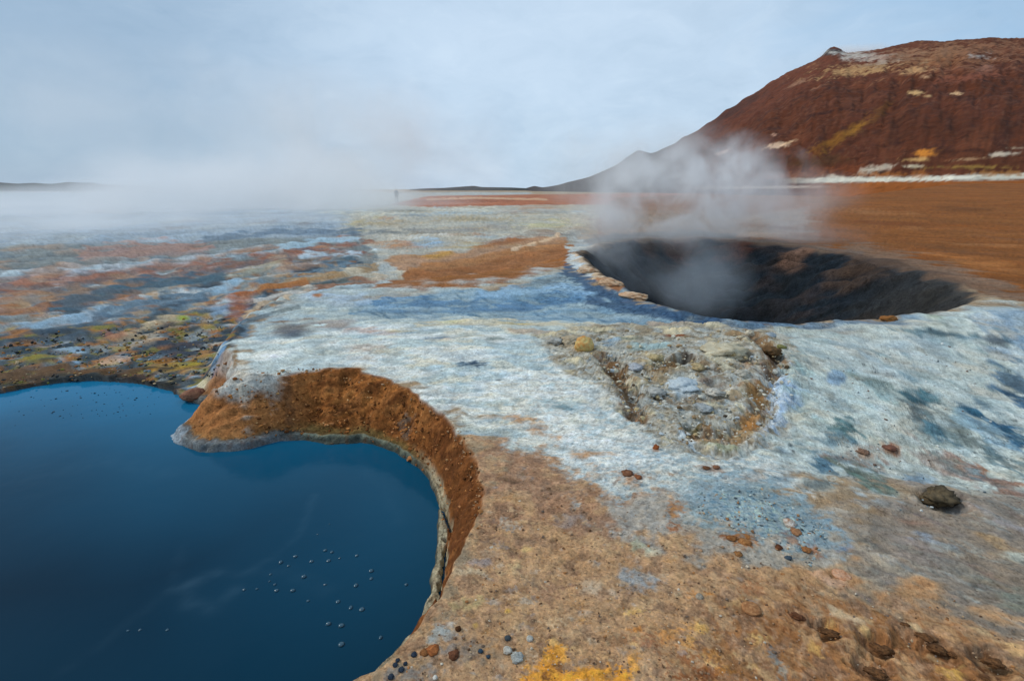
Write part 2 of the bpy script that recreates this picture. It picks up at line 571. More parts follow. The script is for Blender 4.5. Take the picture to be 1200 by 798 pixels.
G(NEARF, (140, 172, 196), .7, 14, 10, 1, sp=(2, .8), wt=.4)
S([(-60, 352), (50, 328), (130, 324), (237, 315), (338, 300), (400, 289), (430, 284)], 8, (140, 90, 70), .9, 1.1, 9, .9)
S([(40, 338), (140, 326), (240, 318), (340, 302)], 5, (112, 96, 92), .7, 1.2, 10, .9)
S([(-20, 334), (70, 327), (150, 312), (240, 306)], 5, (160, 110, 90), .6, .6, 2)
S([(-60, 318), (60, 322), (150, 308), (250, 300), (330, 290)], 4, (172, 192, 206), .7, 1.2, 9, .9, wt=.3)
G([(-200, 300), (200, 290), (330, 285), (420, 290), (300, 325), (60, 345), (-200, 380)], (84, 100, 112), .6, 20, 8, 9, sp=(10, .35))
G([(-200, 300), (200, 290), (330, 285), (420, 290), (300, 325), (60, 345), (-200, 380)], (176, 140, 112), .55, 20, 8, 9, sp=(9, .45))
S([(100, 298), (170, 292), (240, 290)], 8, (165, 125, 112), .65, .7, 2)
S([(240, 282), (330, 272), (420, 272)], 5, (92, 112, 130), .7, .8, 2, wt=.4)
S([(330, 290), (380, 282), (420, 280)], 4, (165, 195, 215), .8, .5, 2, wt=.5)
S([(350, 301), (390, 297), (420, 298)], 3.2, (182, 202, 216), .8, 1.1, 10, .8, wt=.4)
E(405, 303, 18, 3, (60, 80, 90), .8)
S([(-40, 382), (0, 366), (60, 358), (110, 350), (160, 345)], 6, (152, 104, 70), .8, .6, 2)
S([(0, 352), (60, 347), (100, 343)], 5, (165, 135, 110), .5, .6, 2)
S([(60, 362), (100, 352), (152, 336), (200, 330), (262, 324)], 6, (58, 92, 112), .85, .7, 2, wt=.4)
S([(40, 380), (90, 372), (150, 360), (230, 345), (280, 333)], 5, (150, 182, 206), .75, .8, 2, wt=.6)
S([(110, 372), (170, 356), (240, 345)], 7, (60, 84, 104), .7, .8, 2, wt=.4)
S([(300, 340), (340, 330), (400, 322), (440, 314)], 4, (160, 130, 90), .8, .6, 2)
S([(280, 345), (320, 336), (360, 330)], 3, (165, 105, 55), .85, .5, 2)
S([(330, 345), (370, 334), (420, 326)], 2.5, (74, 84, 84), .8, .7, 3)
S([(370, 340), (420, 332), (450, 326)], 4, (150, 108, 82), .8, .5, 2)
E(300, 316, 40, 6, (170, 165, 140), .6, -8)
E(350, 312, 40, 6, (165, 135, 115), .6, -8)
E(280, 360, 20, 18, (148, 86, 54), .85, -30, .6)
E(292, 345, 16, 8, (150, 95, 62), .8, -20, .6)
E(60, 397, 70, 14, (44, 64, 80), .85, 0, .7, 2, wt=.4)
E(20, 410, 60, 12, (48, 62, 70), .8, 0, .7, 2)
E(210, 408, 50, 16, (48, 58, 74), .9, -6, .6, 2, wt=.4)
E(190, 378, 40, 9, (188, 170, 140), .7, -14, .7, 2)
E(155, 396, 45, 12, (184, 160, 128), .65, -10, .8, 2)
E(130, 392, 16, 10, (150, 92, 66), .7, 0, .8, 2)
E(200, 382, 20, 7, (70, 66, 70), .8, 0, .7, 3)
E(215, 374, 12, 4, (150, 158, 48), .95, 0, .5, 3)
E(240, 376, 12, 9, (176, 136, 74), .8, 0, .6, 2)
E(255, 362, 20, 7, (140, 165, 190), .7, 0, .6, 2, wt=.5)
E(205, 431, 50, 8, (172, 132, 52), .9, -6, .6, 2)
E(225, 424, 26, 6, (150, 140, 48), .85, -8, .6, 2)
E(170, 440, 30, 5, (160, 92, 46), .8, -4, .6, 2)
E(240, 414, 12, 8, (160, 116, 66), .8, -30, .5, 2)
E(40, 421, 34, 7, (122, 118, 48), .85, 0, .6, 2)
E(50, 432, 60, 6, (112, 80, 56), .8, 0, .7, 2)
E(20, 440, 60, 6, (90, 70, 58), .8, 0, .6, 2)
E(126, 424, 26, 5, (206, 168, 140), .85, -4, .6, 2)
E(128, 434, 22, 4, (150, 92, 44), .85, -4, .6, 2)
E(90, 412, 24, 4, (150, 184, 212), .75, 0, .7, 2, wt=.6)
E(85, 424, 18, 4, (140, 178, 210), .75, 0, .7, 2, wt=.6)
E(35, 380, 26, 6, (140, 174, 200), .7, 0, .7, 2, wt=.6)
S([(262, 404), (258, 420), (250, 436), (256, 446)], 8, (112, 152, 188), .9, .3, 2, wt=.7)
S([(236, 450), (250, 452), (268, 447)], 5, (204, 200, 176), .9, .4, 2)
E(244, 444, 12, 5, (196, 190, 160), .8)
S([(-60, 466), (0, 450), (75, 439), (110, 438), (160, 441), (210, 450)], 9, (40, 46, 48), .85, .9, 2, wt=.3)
S([(-60, 458), (0, 444), (75, 434), (160, 436)], 5, (104, 76, 48), .7, .9, 2)
S([(130, 446), (170, 446), (205, 455)], 4, (28, 32, 36), .8, .9, 3)
# --- the orange field behind the white terrace
G([(430, 339), (500, 340), (556, 336), (610, 327), (664, 312), (672, 296), (664, 284), (610, 290), (560, 300), (500, 308), (470, 320)], (150, 96, 52), .95, 5, 5)
G([(448, 304), (470, 297), (540, 296), (600, 280), (660, 276), (668, 290), (600, 300), (540, 312), (470, 318)], (168, 122, 84), .8, 5, 4)
E(510, 300, 28, 4, (184, 142, 76), .85, 0, .5, 2)
E(590, 283, 42, 5, (150, 96, 58), .85, -6, .5, 2)
E(460, 306, 34, 4, (180, 140, 100), .8, 0, .7, 2, sp=(3, .1))
E(460, 308, 30, 4, (110, 80, 60), .8, 0, .7, 2, sp=(3, .5))
E(640, 273, 40, 5, (135, 115, 105), .7, -6, .6, 2)
S([(600, 293), (625, 286), (655, 276)], 2, (205, 178, 150), .9, .3, 2)
S([(440, 342), (500, 343), (560, 338), (610, 330), (640, 322)], 2, (196, 176, 150), .7, .6, 2)
S([(404, 318), (440, 326), (470, 322)], 4, (200, 190, 170), .7, .6, 2)
# --- plain right of and behind the crater
G([(720, 232), (870, 222), (1215, 213), (2400, 213), (2400, 720), (1500, 470), (1200, 352), (1150, 345), (1120, 330), (1050, 308), (960, 289), (870, 281), (740, 278), (700, 284), (700, 262)],
  (134, 82, 38), 1, 5, 3)
G([(700, 244), (940, 244), (960, 280), (870, 282), (740, 278), (700, 286), (700, 268)], (150, 136, 124), .8, 40, 10)
for i in range(26):
    x, y = rng.uniform(930, 1330), rng.uniform(226, 330)
    E(x, y, rng.uniform(25, 90), rng.uniform(1.5, 4), rng.choice([(104, 62, 30), (118, 70, 34), (142, 90, 48), (118, 80, 52), (156, 106, 64)]), .6, 3, .8, 2)
S([(1000, 296), (1060, 308), (1120, 324), (1200, 350), (1300, 385)], 16, (122, 100, 84), .85, .5, 2)
S([(860, 281), (960, 289), (1010, 297)], 4, (110, 96, 88), .8, .5, 2)
S([(690, 284), (740, 277), (800, 274), (860, 277)], 5, (96, 104, 110), .75, .5, 2)
E(1100, 290, 80, 5, (112, 70, 36), .6, 8)
E(1150, 310, 70, 8, (170, 112, 62), .6, 10)
E(1050, 262, 70, 2.5, (108, 62, 28), .7, 2)
S([(985, 214), (1060, 213), (1130, 210), (1215, 208)], 2.5, (200, 200, 190), .9, .4, 2)
# --- white terrace above the pool
WH = [(271, 404), (281, 388), (302, 368), (345, 347), (420, 342), (560, 338), (664, 318), (690, 330), (745, 352), (800, 372), (920, 384), (1010, 383), (1100, 380), (1150, 355), (1260, 395),
      (1300, 560), (1100, 560), (900, 560), (800, 590), (690, 600), (640, 545), (560, 510), (520, 485), (470, 455), (420, 434), (300, 445), (280, 430)]
G(WH, (168, 184, 190), 1, 34, 22)
G(WH, (184, 194, 192), .8, 60, 34, 1, sp=(2, -.1))
G([(285, 405), (340, 400), (460, 410), (560, 420), (620, 450), (560, 480), (500, 455), (420, 430), (300, 438)], (193, 205, 206), .9, 26, 14)
G([(430, 400), (560, 385), (640, 395), (700, 430), (760, 500), (680, 540), (600, 500), (520, 450)], (184, 200, 203), .8, 30, 20)
G([(285, 400), (430, 382), (560, 382), (660, 392), (720, 440), (770, 540), (690, 560), (610, 510), (520, 485), (430, 440), (300, 440)], (226, 230, 228), .8, 30, 16, 1, sp=(14, .0))
G([(285, 400), (430, 382), (560, 382), (660, 392), (720, 440), (770, 540), (690, 560), (610, 510), (520, 485), (430, 440), (300, 440)], (160, 172, 174), .45, 30, 16, 1, sp=(14, .7))
G([(300, 400), (560, 376), (700, 386), (760, 520), (640, 520), (480, 450)], (206, 198, 176), .6, 30, 16, 1, sp=(6, .35))
G([(640, 400), (720, 470), (900, 530), (980, 560), (780, 575), (680, 550), (600, 480)], (218, 222, 220), .8, 30, 16, 1, sp=(7, .0))
G([(640, 400), (720, 470), (900, 530), (980, 560), (780, 575), (680, 550), (600, 480)], (158, 150, 140), .55, 30, 16, 1, sp=(8, .45))
# wet mud in the trough, its blue sky reflection painted into the colour
G([(410, 352), (500, 344), (600, 336), (664, 318), (690, 330), (740, 352), (800, 370), (900, 380), (820, 382), (700, 378), (600, 372), (500, 370), (420, 372)], (118, 150, 174), .92, 8, 8, wt=.1)
G([(410, 352), (500, 344), (600, 336), (664, 318), (690, 330), (740, 352), (800, 370), (900, 380), (820, 382), (700, 378), (600, 372), (500, 370), (420, 372)], (156, 176, 186), .75, 6, 6, 2, sp=(14, -.1))
G([(410, 352), (500, 344), (600, 336), (664, 318), (690, 330), (740, 352), (800, 370), (900, 380), (820, 382), (700, 378), (600, 372), (500, 370), (420, 372)], (78, 112, 138), .7, 6, 6, 2, sp=(13, .5))
S([(440, 357), (500, 356), (560, 360), (640, 356), (690, 348)], 6, (84, 124, 160), .8, .9, 2, wt=.5)
S([(420, 364), (500, 366), (560, 364), (620, 362)], 3, (92, 126, 156), .7, .9, 3, wt=.4)
S([(560, 345), (620, 340), (660, 335), (690, 345)], 6, (146, 180, 208), .8, .8, 2, wt=.5)
E(640, 330, 34, 6, (104, 116, 122), .8, -8, .6, 2)
S([(665, 316), (690, 334), (730, 352), (790, 368), (860, 378), (930, 381)], 7, (58, 88, 120), .9, .7, 2, wt=.5)
S([(690, 352), (740, 364), (800, 374), (850, 378)], 5, (52, 82, 116), .8, .9, 3, wt=.5)
S([(850, 379), (900, 382), (940, 382), (990, 381), (1035, 377), (1090, 378)], 7, (108, 136, 160), .85, .6, 2, wt=.2)
S([(850, 382), (920, 385), (1000, 384)], 2, (70, 94, 116), .7, .9, 3)
S([(900, 388), (960, 386), (1030, 381), (1090, 382)], 2.5, (206, 206, 196), .7, .8, 3)
S([(360, 345), (400, 352), (430, 350)], 8, (166, 184, 202), .8, .7, 2, wt=.4)
E(372, 346, 7, 3, (170, 110, 60), .95, 0, .3)
S([(490, 380), (560, 378), (620, 378), (680, 382), (760, 383)], 5, (200, 192, 170), .85, .6, 2)
S([(600, 388), (650, 390), (720, 384), (790, 380), (850, 388)], 4, (176, 156, 136), .8, .7, 2)
E(530, 377, 20, 5, (206, 196, 150), .7)
E(605, 378, 24, 4, (198, 184, 128), .8)
E(340, 386, 46, 11, (112, 106, 104), .85, 0, .6, 1)
E(342, 392, 24, 6, (82, 92, 106), .8, 0, .5, 2)
E(330, 376, 40, 3, (118, 92, 72), .85, -4, .6, 2)
E(388, 380, 40, 10, (156, 140, 132), .7, 4, .7, 1)
E(430, 388, 45, 5, (176, 144, 134), .7, 6, .7, 2)
E(425, 397, 30, 8, (188, 204, 204), .8, 0, .6, 2)
E(432, 407, 34, 6, (158, 132, 114), .75, 0, .8, 3)
E(470, 388, 22, 3, (196, 178, 140), .7)
S([(285, 380), (320, 366), (350, 360)], 3.5, (92, 104, 110), .75, .8, 3)
S([(286, 372), (310, 355), (340, 348)], 3, (192, 168, 140), .8, .6, 2)
S([(300, 352), (330, 344), (370, 340)], 3, (200, 196, 190), .8, .6, 2)
E(374, 381, 10, 2, (206, 232, 238), .9)
E(518, 396, 24, 4, (76, 104, 128), .85, -3, .7, 3)
E(580, 396, 22, 3, (120, 138, 138), .75, -2, .7, 3)
E(550, 427, 22, 4, (76, 98, 116), .9, -4, .7, 3)
E(558, 425, 12, 4, (56, 74, 96), .8, -4, .7, 3)
E(584, 445, 5, 1.6, (60, 72, 76), .9)
E(655, 403, 30, 8, (170, 156, 136), .7, 0, .8, 2, sp=(3, -.2))
E(660, 476, 30, 5, (120, 146, 152), .8, 14, .7, 3)
E(670, 480, 16, 3, (96, 128, 140), .8, 14, .7, 3)
E(672, 470, 36, 5, (160, 180, 184), .6, 6, .6, 2)
# --- crusted hummock
CR = [(630, 392), (720, 380), (830, 378), (910, 386), (945, 430), (945, 470), (900, 515), (840, 535), (780, 525), (740, 490), (700, 450), (640, 420)]
G(CR, (184, 184, 176), .9, 10, 10)
G(CR, (132, 118, 96), .85, 10, 8, 1, sp=(2, .2))
G(CR, (150, 138, 120), .7, 10, 8, 1, sp=(6, .1))
G(CR, (90, 74, 54), .85, 8, 6, 1, sp=(3, .75))
G(CR, (168, 182, 190), .7, 10, 8, 1, sp=(7, .45))
G(CR, (210, 200, 168), .6, 10, 8, 1, sp=(6, .45))
G(CR, (206, 214, 218), .7, 10, 8, 1, sp=(8, .6))
E(722, 432, 14, 9, (96, 72, 48), .85, 0, .6, 3)
S([(716, 428), (730, 448), (740, 470), (746, 490)], 9, (142, 112, 80), .85, .6, 2)
E(743, 486, 6, 7, (164, 100, 56), .9)
E(770, 440, 24, 14, (160, 138, 104), .6, 0, .7, 2)
S([(880, 392), (904, 408), (912, 428), (902, 452), (896, 475), (880, 498), (850, 512), (812, 508)], 9, (128, 98, 66), .85, .9, 3)
S([(765, 432), (803, 421), (836, 432), (868, 428)], 5, (120, 98, 74), .7, .9, 3)
S([(756, 462), (790, 470), (830, 466), (872, 462)], 4, (140, 120, 96), .7, .9, 3)
S([(708, 418), (722, 434), (734, 455), (742, 474), (748, 492)], 7, (110, 80, 54), .7, .9, 3)
E(790, 425, 26, 8, (128, 104, 76), .85, -6, .6, 2)
E(803, 418, 10, 8, (62, 48, 38), .95, 0, .5, 3)
E(790, 393, 18, 3.5, (140, 78, 42), .95, 2, .5, 2)
E(730, 386, 14, 4, (110, 90, 60), .85, 0, .6, 3)
E(704, 390, 12, 4, (90, 90, 70), .8, 0, .7, 3)
E(738, 398, 26, 4, (100, 112, 104), .7, 0, .8, 3)
E(760, 405, 34, 6, (158, 190, 196), .7, 0, .7, 2)
E(710, 402, 18, 7, (128, 160, 186), .75, 0, .7, 2)
E(862, 392, 16, 5, (150, 126, 96), .85, 0, .5, 2)
E(880, 396, 14, 5, (78, 62, 52), .85, 0, .7, 3)
E(876, 420, 10, 10, (160, 124, 88), .85, 0, .5, 2)
E(903, 416, 14, 9, (98, 70, 50), .85, 30, .7, 3)
E(896, 432, 14, 10, (110, 84, 66), .75, 0, .8, 3)
E(886, 455, 16, 12, (158, 116, 70), .9, 0, .6, 2)
E(892, 470, 8, 16, (124, 100, 70), .7, 20, .8, 3)
E(878, 495, 14, 12, (160, 116, 68), .85, 20, .6, 2)
G([(905, 440), (930, 432), (944, 462), (925, 490), (890, 512), (905, 480)], (168, 190, 214), .95, 8, 7, 2)
G([(905, 440), (930, 432), (944, 462), (925, 490), (890, 512), (905, 480)], (206, 218, 230), .7, 6, 5, 2, sp=(3, .3))
E(802, 452, 20, 11, (196, 208, 214), .9, 10, .5, 2)
E(800, 444, 24, 3, (206, 200, 176), .8, 0, .5, 2)
E(850, 415, 26, 14, (206, 200, 178), .8, 20, .6, 2)
E(840, 450, 26, 5, (132, 114, 104), .75, 8, .7, 2)
E(836, 516, 40, 8, (142, 116, 92), .9, 6, .6, 2)
E(810, 500, 14, 7, (96, 92, 66), .85, 20, .8, 3)
E(858, 510, 40, 6, (164, 140, 108), .8, -12, .7, 2)
E(845, 524, 26, 4, (160, 170, 140), .7, 4, .6, 2)
S([(795, 510), (815, 524), (840, 535), (870, 536)], 4, (196, 210, 220), .85, .6, 2)
S([(800, 518), (820, 530), (850, 538)], 1.6, (110, 122, 132), .7, .8, 3)
S([(930, 455), (925, 480), (905, 500), (885, 508)], 2, (120, 124, 132), .6, .7, 3)
E(924, 384, 14, 2, (130, 118, 66), .85)
# --- teal and blue crust on the right
TE = [(920, 386), (1030, 385), (1150, 365), (1260, 400), (1700, 520), (1900, 760), (1500, 700), (1190, 600), (1100, 560), (960, 560), (900, 530), (940, 470)]
G(TE, (166, 182, 182), .9, 30, 18)
G([(960, 395), (1060, 388), (1130, 430), (1060, 440), (980, 430)], (160, 172, 176), .8, 30, 20)
G([(1130, 365), (1210, 365), (1300, 420), (1300, 500), (1180, 430)], (128, 156, 182), .85, 20, 12, wt=.3)
G([(930, 420), (1010, 430), (1060, 480), (960, 500), (930, 470)], (156, 184, 188), .8, 30, 18)
G(TE, (124, 150, 156), .6, 30, 14, 1, sp=(12, .45))
G(TE, (206, 214, 210), .6, 30, 14, 1, sp=(12, -.25))
G(TE, (222, 226, 222), .4, 30, 14, 1, sp=(13, .4))
G(TE, (96, 122, 130), .5, 30, 14, 1, sp=(12, .9))
G(TE, (170, 166, 154), .6, 30, 14, 1, sp=(6, .4))
G(TE, (214, 220, 218), .6, 30, 14, 1, sp=(8, .7))
for (x, y, rx, ry, ang, c, o) in [(1072, 466, 22, 9, 20, (70, 112, 128), .9), (1092, 466, 16, 5, 25, (70, 128, 142), .85), (1075, 486, 26, 12, 35, (112, 126, 130), .8),
                                  (1136, 480, 24, 5, 28, (60, 112, 142), .9), (1130, 488, 30, 6, 28, (150, 178, 186), .6), (1100, 504, 24, 6, 30, (80, 122, 140), .8),
                                  (1130, 510, 36, 8, 28, (128, 142, 140), .7), (1190, 450, 34, 12, 28, (96, 124, 146), .85), (1186, 462, 30, 7, 28, (64, 104, 136), .85),
                                  (1190, 512, 40, 10, 30, (56, 104, 136), .9), (1150, 500, 40, 8, 30, (150, 180, 196), .7), (990, 504, 18, 8, 10, (84, 122, 130), .85),
                                  (978, 514, 18, 8, 10, (110, 138, 150), .75), (966, 546, 16, 9, 10, (92, 128, 148), .85), (1020, 446, 30, 5, 12, (132, 152, 150), .7),
                                  (980, 444, 14, 5, 0, (136, 164, 190), .8), (1170, 400, 24, 5, 10, (104, 118, 128), .7), (1100, 390, 40, 4, 8, (96, 126, 138), .75),
                                  (1176, 540, 30, 8, 28, (104, 130, 138), .75), (1000, 540, 30, 8, 10, (150, 124, 108), .8), (1010, 555, 30, 9, 20, (112, 122, 112), .85),
                                  (960, 568, 20, 8, 0, (126, 138, 138), .7), (1022, 566, 26, 7, 25, (100, 124, 116), .8), (1044, 526, 9, 5, 10, (140, 96, 76), .9),
                                  (1140, 552, 40, 8, 24, (158, 116, 92), .9), (1170, 568, 50, 9, 24, (140, 116, 106), .8), (1110, 545, 40, 10, 24, (160, 148, 142), .7),
                                  (1200, 580, 40, 10, 24, (150, 120, 106), .8), (1040, 590, 34, 8, 10, (190, 204, 210), .8), (1075, 560, 16, 14, 20, (140, 166, 188), .7),
                                  (1120, 588, 20, 8, 24, (140, 160, 176), .7)]:
    E(x, y, rx * 1.15, ry * 1.15, c, min(1, o * 1.08), ang, .8, 13, .5)
    E(x, y, rx * .8, ry * .7, tuple(int(v * .72) for v in c), .7, ang, 1.0, 3, .5)
for (x, y) in [(1024, 431), (1182, 435), (1190, 492), (926, 522), (930, 528), (965, 545), (1090, 385), (1012, 427)]:
    E(x, y, 4, 1.8, (56, 66, 72), .9, 10, .5, 3)
E(1106, 582, 30, 22, (96, 88, 76), .75, 30, .8, 3)
E(1112, 596, 34, 8, (150, 140, 116), .7, 26, .8, 3)
def sprinkle(n_, region, cols, rx_, ry_, op=.6, ang=0, da=8, f=3, na=.9):
    for _ in range(n_):
        x, y = region()
        q_ = rng.random() ** 2
        E(x, y, rx_[0] + (rx_[1] - rx_[0]) * q_, ry_[0] + (ry_[1] - ry_[0]) * q_, rng.choice(cols), op * rng.uniform(.5, 1.2), ang + rng.uniform(-da, da), na, f)


def in_poly(P):
    P = np.array(P, float)
    x0, y0, x1, y1 = P[:, 0].min(), P[:, 1].min(), P[:, 0].max(), P[:, 1].max()

    def f():
        for _ in range(60):
            x, y = rng.uniform(x0, x1), rng.uniform(y0, y1)
            if sdf(np.array([x]), np.array([y]), P)[0] > 0:
                return x, y
        return x, y
    return f


sprinkle(110, in_poly([(920, 400), (1040, 392), (1150, 372), (1230, 400), (1230, 590), (1100, 560), (940, 560), (945, 470)]),
         [(96, 126, 138), (122, 146, 152), (190, 204, 208), (112, 120, 120), (84, 116, 134), (176, 188, 186), (150, 150, 140)], (6, 34), (1.6, 6), .6, 24, 10)
sprinkle(80, in_poly([(300, 408), (430, 395), (560, 388), (640, 400), (700, 450), (760, 530), (690, 560), (620, 510), (540, 480), (440, 432)]),
         [(216, 212, 196), (160, 172, 170), (222, 226, 224), (224, 226, 222), (178, 164, 150), (150, 172, 178), (196, 186, 164)], (6, 30), (1.5, 4.5), .55, 2, 8)
sprinkle(60, in_poly([(720, 520), (930, 520), (1000, 560), (960, 600), (800, 590), (740, 580)]),
         [(200, 206, 206), (150, 158, 156), (160, 132, 108), (128, 150, 160), (186, 176, 160), (110, 118, 116)], (4, 22), (1.5, 5), .6, 12, 12)
# --- lilac and grey ground, lower right
G([(1000, 600), (1080, 570), (1200, 590), (1500, 690), (1900, 760), (2400, 1400), (1500, 900), (1150, 720), (1040, 690), (980, 650)], (140, 130, 120), .9, 50, 26)
E(1070, 612, 34, 12, (136, 106, 94), .8, 6, .6, 1)
E(1090, 650, 60, 18, (142, 130, 126), .6, 24, .6, 1)
E(1140, 680, 70, 22, (120, 122, 118), .7, 26, .6, 1)
E(1190, 700, 50, 16, (112, 122, 112), .7, 26, .6, 2)
E(1170, 640, 40, 10, (172, 142, 104), .75, 24, .6, 2)
E(1195, 655, 40, 8, (176, 184, 176), .8, 26, .6, 2)
E(1180, 612, 40, 8, (150, 146, 150), .7, 24, .6, 2)
E(1080, 628, 20, 6, (142, 162, 184), .7, 10, .7, 2)
E(1110, 640, 26, 5, (146, 164, 180), .6, 24, .7, 2)
E(1020, 625, 30, 8, (164, 152, 138), .6, 10, .7, 2)
E(985, 640, 14, 6, (110, 150, 190), .85, 5, .6, 2)
E(1045, 660, 50, 12, (182, 168, 148), .7, 24, .6, 2)
E(1020, 680, 46, 7, (186, 172, 150), .7, 24, .7, 2)
sprinkle(70, in_poly([(1000, 600), (1090, 575), (1230, 600), (1230, 770), (1100, 710), (990, 660)]), [(112, 114, 110), (156, 148, 134), (118, 104, 100), (146, 152, 150), (140, 112, 92), (96, 100, 100)], (8, 40), (1.6, 5), .5, 26, 6)
for i in range(22):
    x, y = rng.uniform(1010, 1230), rng.uniform(600, 730)
    E(x, y, rng.uniform(16, 45), rng.uniform(2, 4.5), rng.choice([(112, 116, 112), (172, 160, 142), (128, 110, 108), (160, 168, 168)]), .5, 26, .8, 3)
# --- tan foreground
TAN = [(566, 560), (575, 525), (610, 515), (660, 535), (700, 575), (800, 590), (850, 640), (960, 680), (1080, 700), (1300, 780), (1900, 1100), (2200, 1700), (-900, 1700), (300, 830), (440, 789), (520, 700), (560, 600)]
G(TAN, (188, 148, 110), .75, 50, 30)
G(TAN, (188, 148, 110), .9, 46, 26, 1, sp=(3, -.1))
G([(575, 525), (610, 515), (690, 575), (780, 590), (760, 640), (640, 610), (566, 600)], (158, 120, 96), .8, 40, 22)
G([(840, 700), (1000, 700), (1150, 760), (1300, 830), (1300, 1000), (800, 1000)], (150, 98, 54), .8, 40, 24, 1, sp=(12, -.2))
G([(840, 700), (1000, 700), (1150, 760), (1300, 830), (1300, 1000), (800, 1000)], (96, 64, 42), .6, 40, 24, 1, sp=(13, .5))
G([(840, 700), (1000, 700), (1150, 760), (1300, 830), (1300, 1000), (800, 1000)], (196, 162, 120), .7, 40, 24, 1, sp=(13, -.9 + 1.6))
G([(900, 690), (1000, 690), (1120, 740), (1300, 810), (1300, 1000), (850, 1000), (820, 760)], (158, 110, 70), .85, 50, 26)
G(TAN, (186, 152, 114), .6, 12, 8, 1, sp=(1, .35))
G(TAN, (132, 104, 84), .65, 12, 8, 1, sp=(6, .3))
G(TAN, (104, 76, 56), .55, 12, 8, 1, sp=(3, .65))
G(TAN, (206, 180, 146), .55, 12, 8, 1, sp=(8, .8))
G(TAN, (178, 148, 122), .6, 12, 8, 1, sp=(7, .5))
G(TAN, (124, 90, 64), .55, 12, 8, 1, sp=(8, .7))
G([(700, 590), (840, 575), (980, 600), (1000, 660), (900, 660), (820, 640), (740, 640)], (164, 160, 152), .85, 20, 14)
G([(800, 560), (900, 555), (960, 600), (990, 640), (940, 650), (880, 620), (810, 610)], (142, 164, 174), .85, 12, 12, 2)
G([(820, 575), (900, 570), (970, 615), (960, 650), (880, 620), (820, 600)], (92, 126, 146), .8, 10, 8, 2, sp=(3, .25))
G([(820, 575), (900, 570), (970, 615), (960, 650), (880, 620), (820, 600)], (60, 78, 90), .85, 10, 8, 2, sp=(3, .9))
G([(840, 580), (900, 585), (960, 625), (930, 640), (860, 610)], (184, 204, 190), .7, 8, 6, 2, sp=(8, .45))
E(872, 632, 20, 14, (168, 108, 52), .95, 15, .6, 3)
E(850, 628, 14, 5, (134, 82, 42), .85, 10, .6, 3)
E(955, 645, 12, 10, (160, 110, 74), .8, 40, .8, 3)
E(926, 632, 14, 8, (150, 110, 84), .75, 30, .8, 3)
E(790, 596, 12, 14, (170, 122, 84), .85, 10, .8, 3)
E(790, 618, 9, 8, (172, 112, 72), .85, 0, .7, 3)
E(880, 560, 20, 6, (166, 150, 136), .6, 0, .8, 3)
E(665, 610, 18, 12, (140, 132, 130), .6, 0, .7, 2)
E(700, 560, 16, 6, (172, 160, 146), .7, 0, .7, 2)
E(748, 678, 34, 16, (148, 152, 154), .9, 12, .6, 2)
E(690, 688, 15, 14, (196, 172, 146), .9, 0, .5, 2)
E(717, 694, 9, 7, (194, 168, 142), .8, 0, .6, 2)
E(765, 646, 16, 8, (200, 186, 160), .9, 10, .5, 2)
E(748, 640, 16, 9, (160, 170, 150), .7, 10, .6, 2)
E(755, 708, 14, 8, (188, 156, 120), .8, 10, .7, 3)
E(617, 643, 9, 6, (204, 172, 118), .95, 0, .25, 2)
E(610, 612, 22, 3, (196, 162, 122), .8, 0, .6, 3)
E(590, 670, 24, 6, (192, 158, 118), .75, 0, .6, 2)
E(604, 664, 14, 5, (200, 170, 126), .8, 0, .6, 2)
E(566, 658, 18, 7, (152, 142, 142), .8, 0, .6, 2)
E(550, 670, 26, 6, (190, 168, 138), .8, 0, .6, 2)
E(546, 708, 24, 12, (178, 160, 116), .75, -20, .6, 2)
E(515, 742, 22, 17, (158, 160, 156), .95, -30, .5, 2)
E(548, 760, 34, 22, (128, 118, 110), .85, 0, .6, 2)
E(480, 790, 46, 16, (128, 124, 120), .85, -14, .6, 2)
E(580, 765, 40, 18, (158, 136, 112), .7, 0, .7, 2)
E(595, 716, 6, 4.5, (206, 164, 84), .95, 0, .3, 3)
E(557, 732, 5, 4.5, (208, 166, 88), .95, 0, .3, 3)
E(608, 690, 20, 6, (148, 110, 78), .6, 0, .8, 3)
E(640, 690, 30, 20, (150, 118, 96), .5, 0, .8, 3)
for (x_, y_, w_) in [(972, 742, 24), (1036, 762, 28), (1086, 748, 24), (1100, 762, 26), (1122, 770, 20), (1166, 778, 30), (1028, 790, 26), (1062, 733, 14), (1155, 795, 18), (935, 724, 14)]:
    E(x_ + 2, y_ + 1, w_ * .85, w_ * .38, (108, 76, 50), .85, 28, .7, 3)  # shade of the dips, painted dark into the ground
for (x_, y_, w_) in [(740, 557, 22), (1044, 527, 20), (1014, 531, 24), (834, 549, 18), (769, 528, 8)]:
    E(x_, y_, w_, w_ * .35, (156, 124, 102), .8, 6, .7, 3)
sprinkle(26, in_poly([(600, 690), (760, 690), (900, 700), (1100, 760), (1150, 800), (620, 800)]), [(206, 150, 84), (198, 160, 104), (212, 176, 124), (190, 132, 76)], (6, 22), (3, 9), .9, 14, 16, 3, .8)
sprinkle(24, in_poly([(590, 560), (700, 600), (820, 660), (760, 760), (560, 740), (560, 640)]), [(202, 172, 134), (178, 164, 148), (150, 152, 150), (206, 180, 146), (150, 118, 96)], (6, 20), (3, 9), .85, 10, 16, 3, .8)
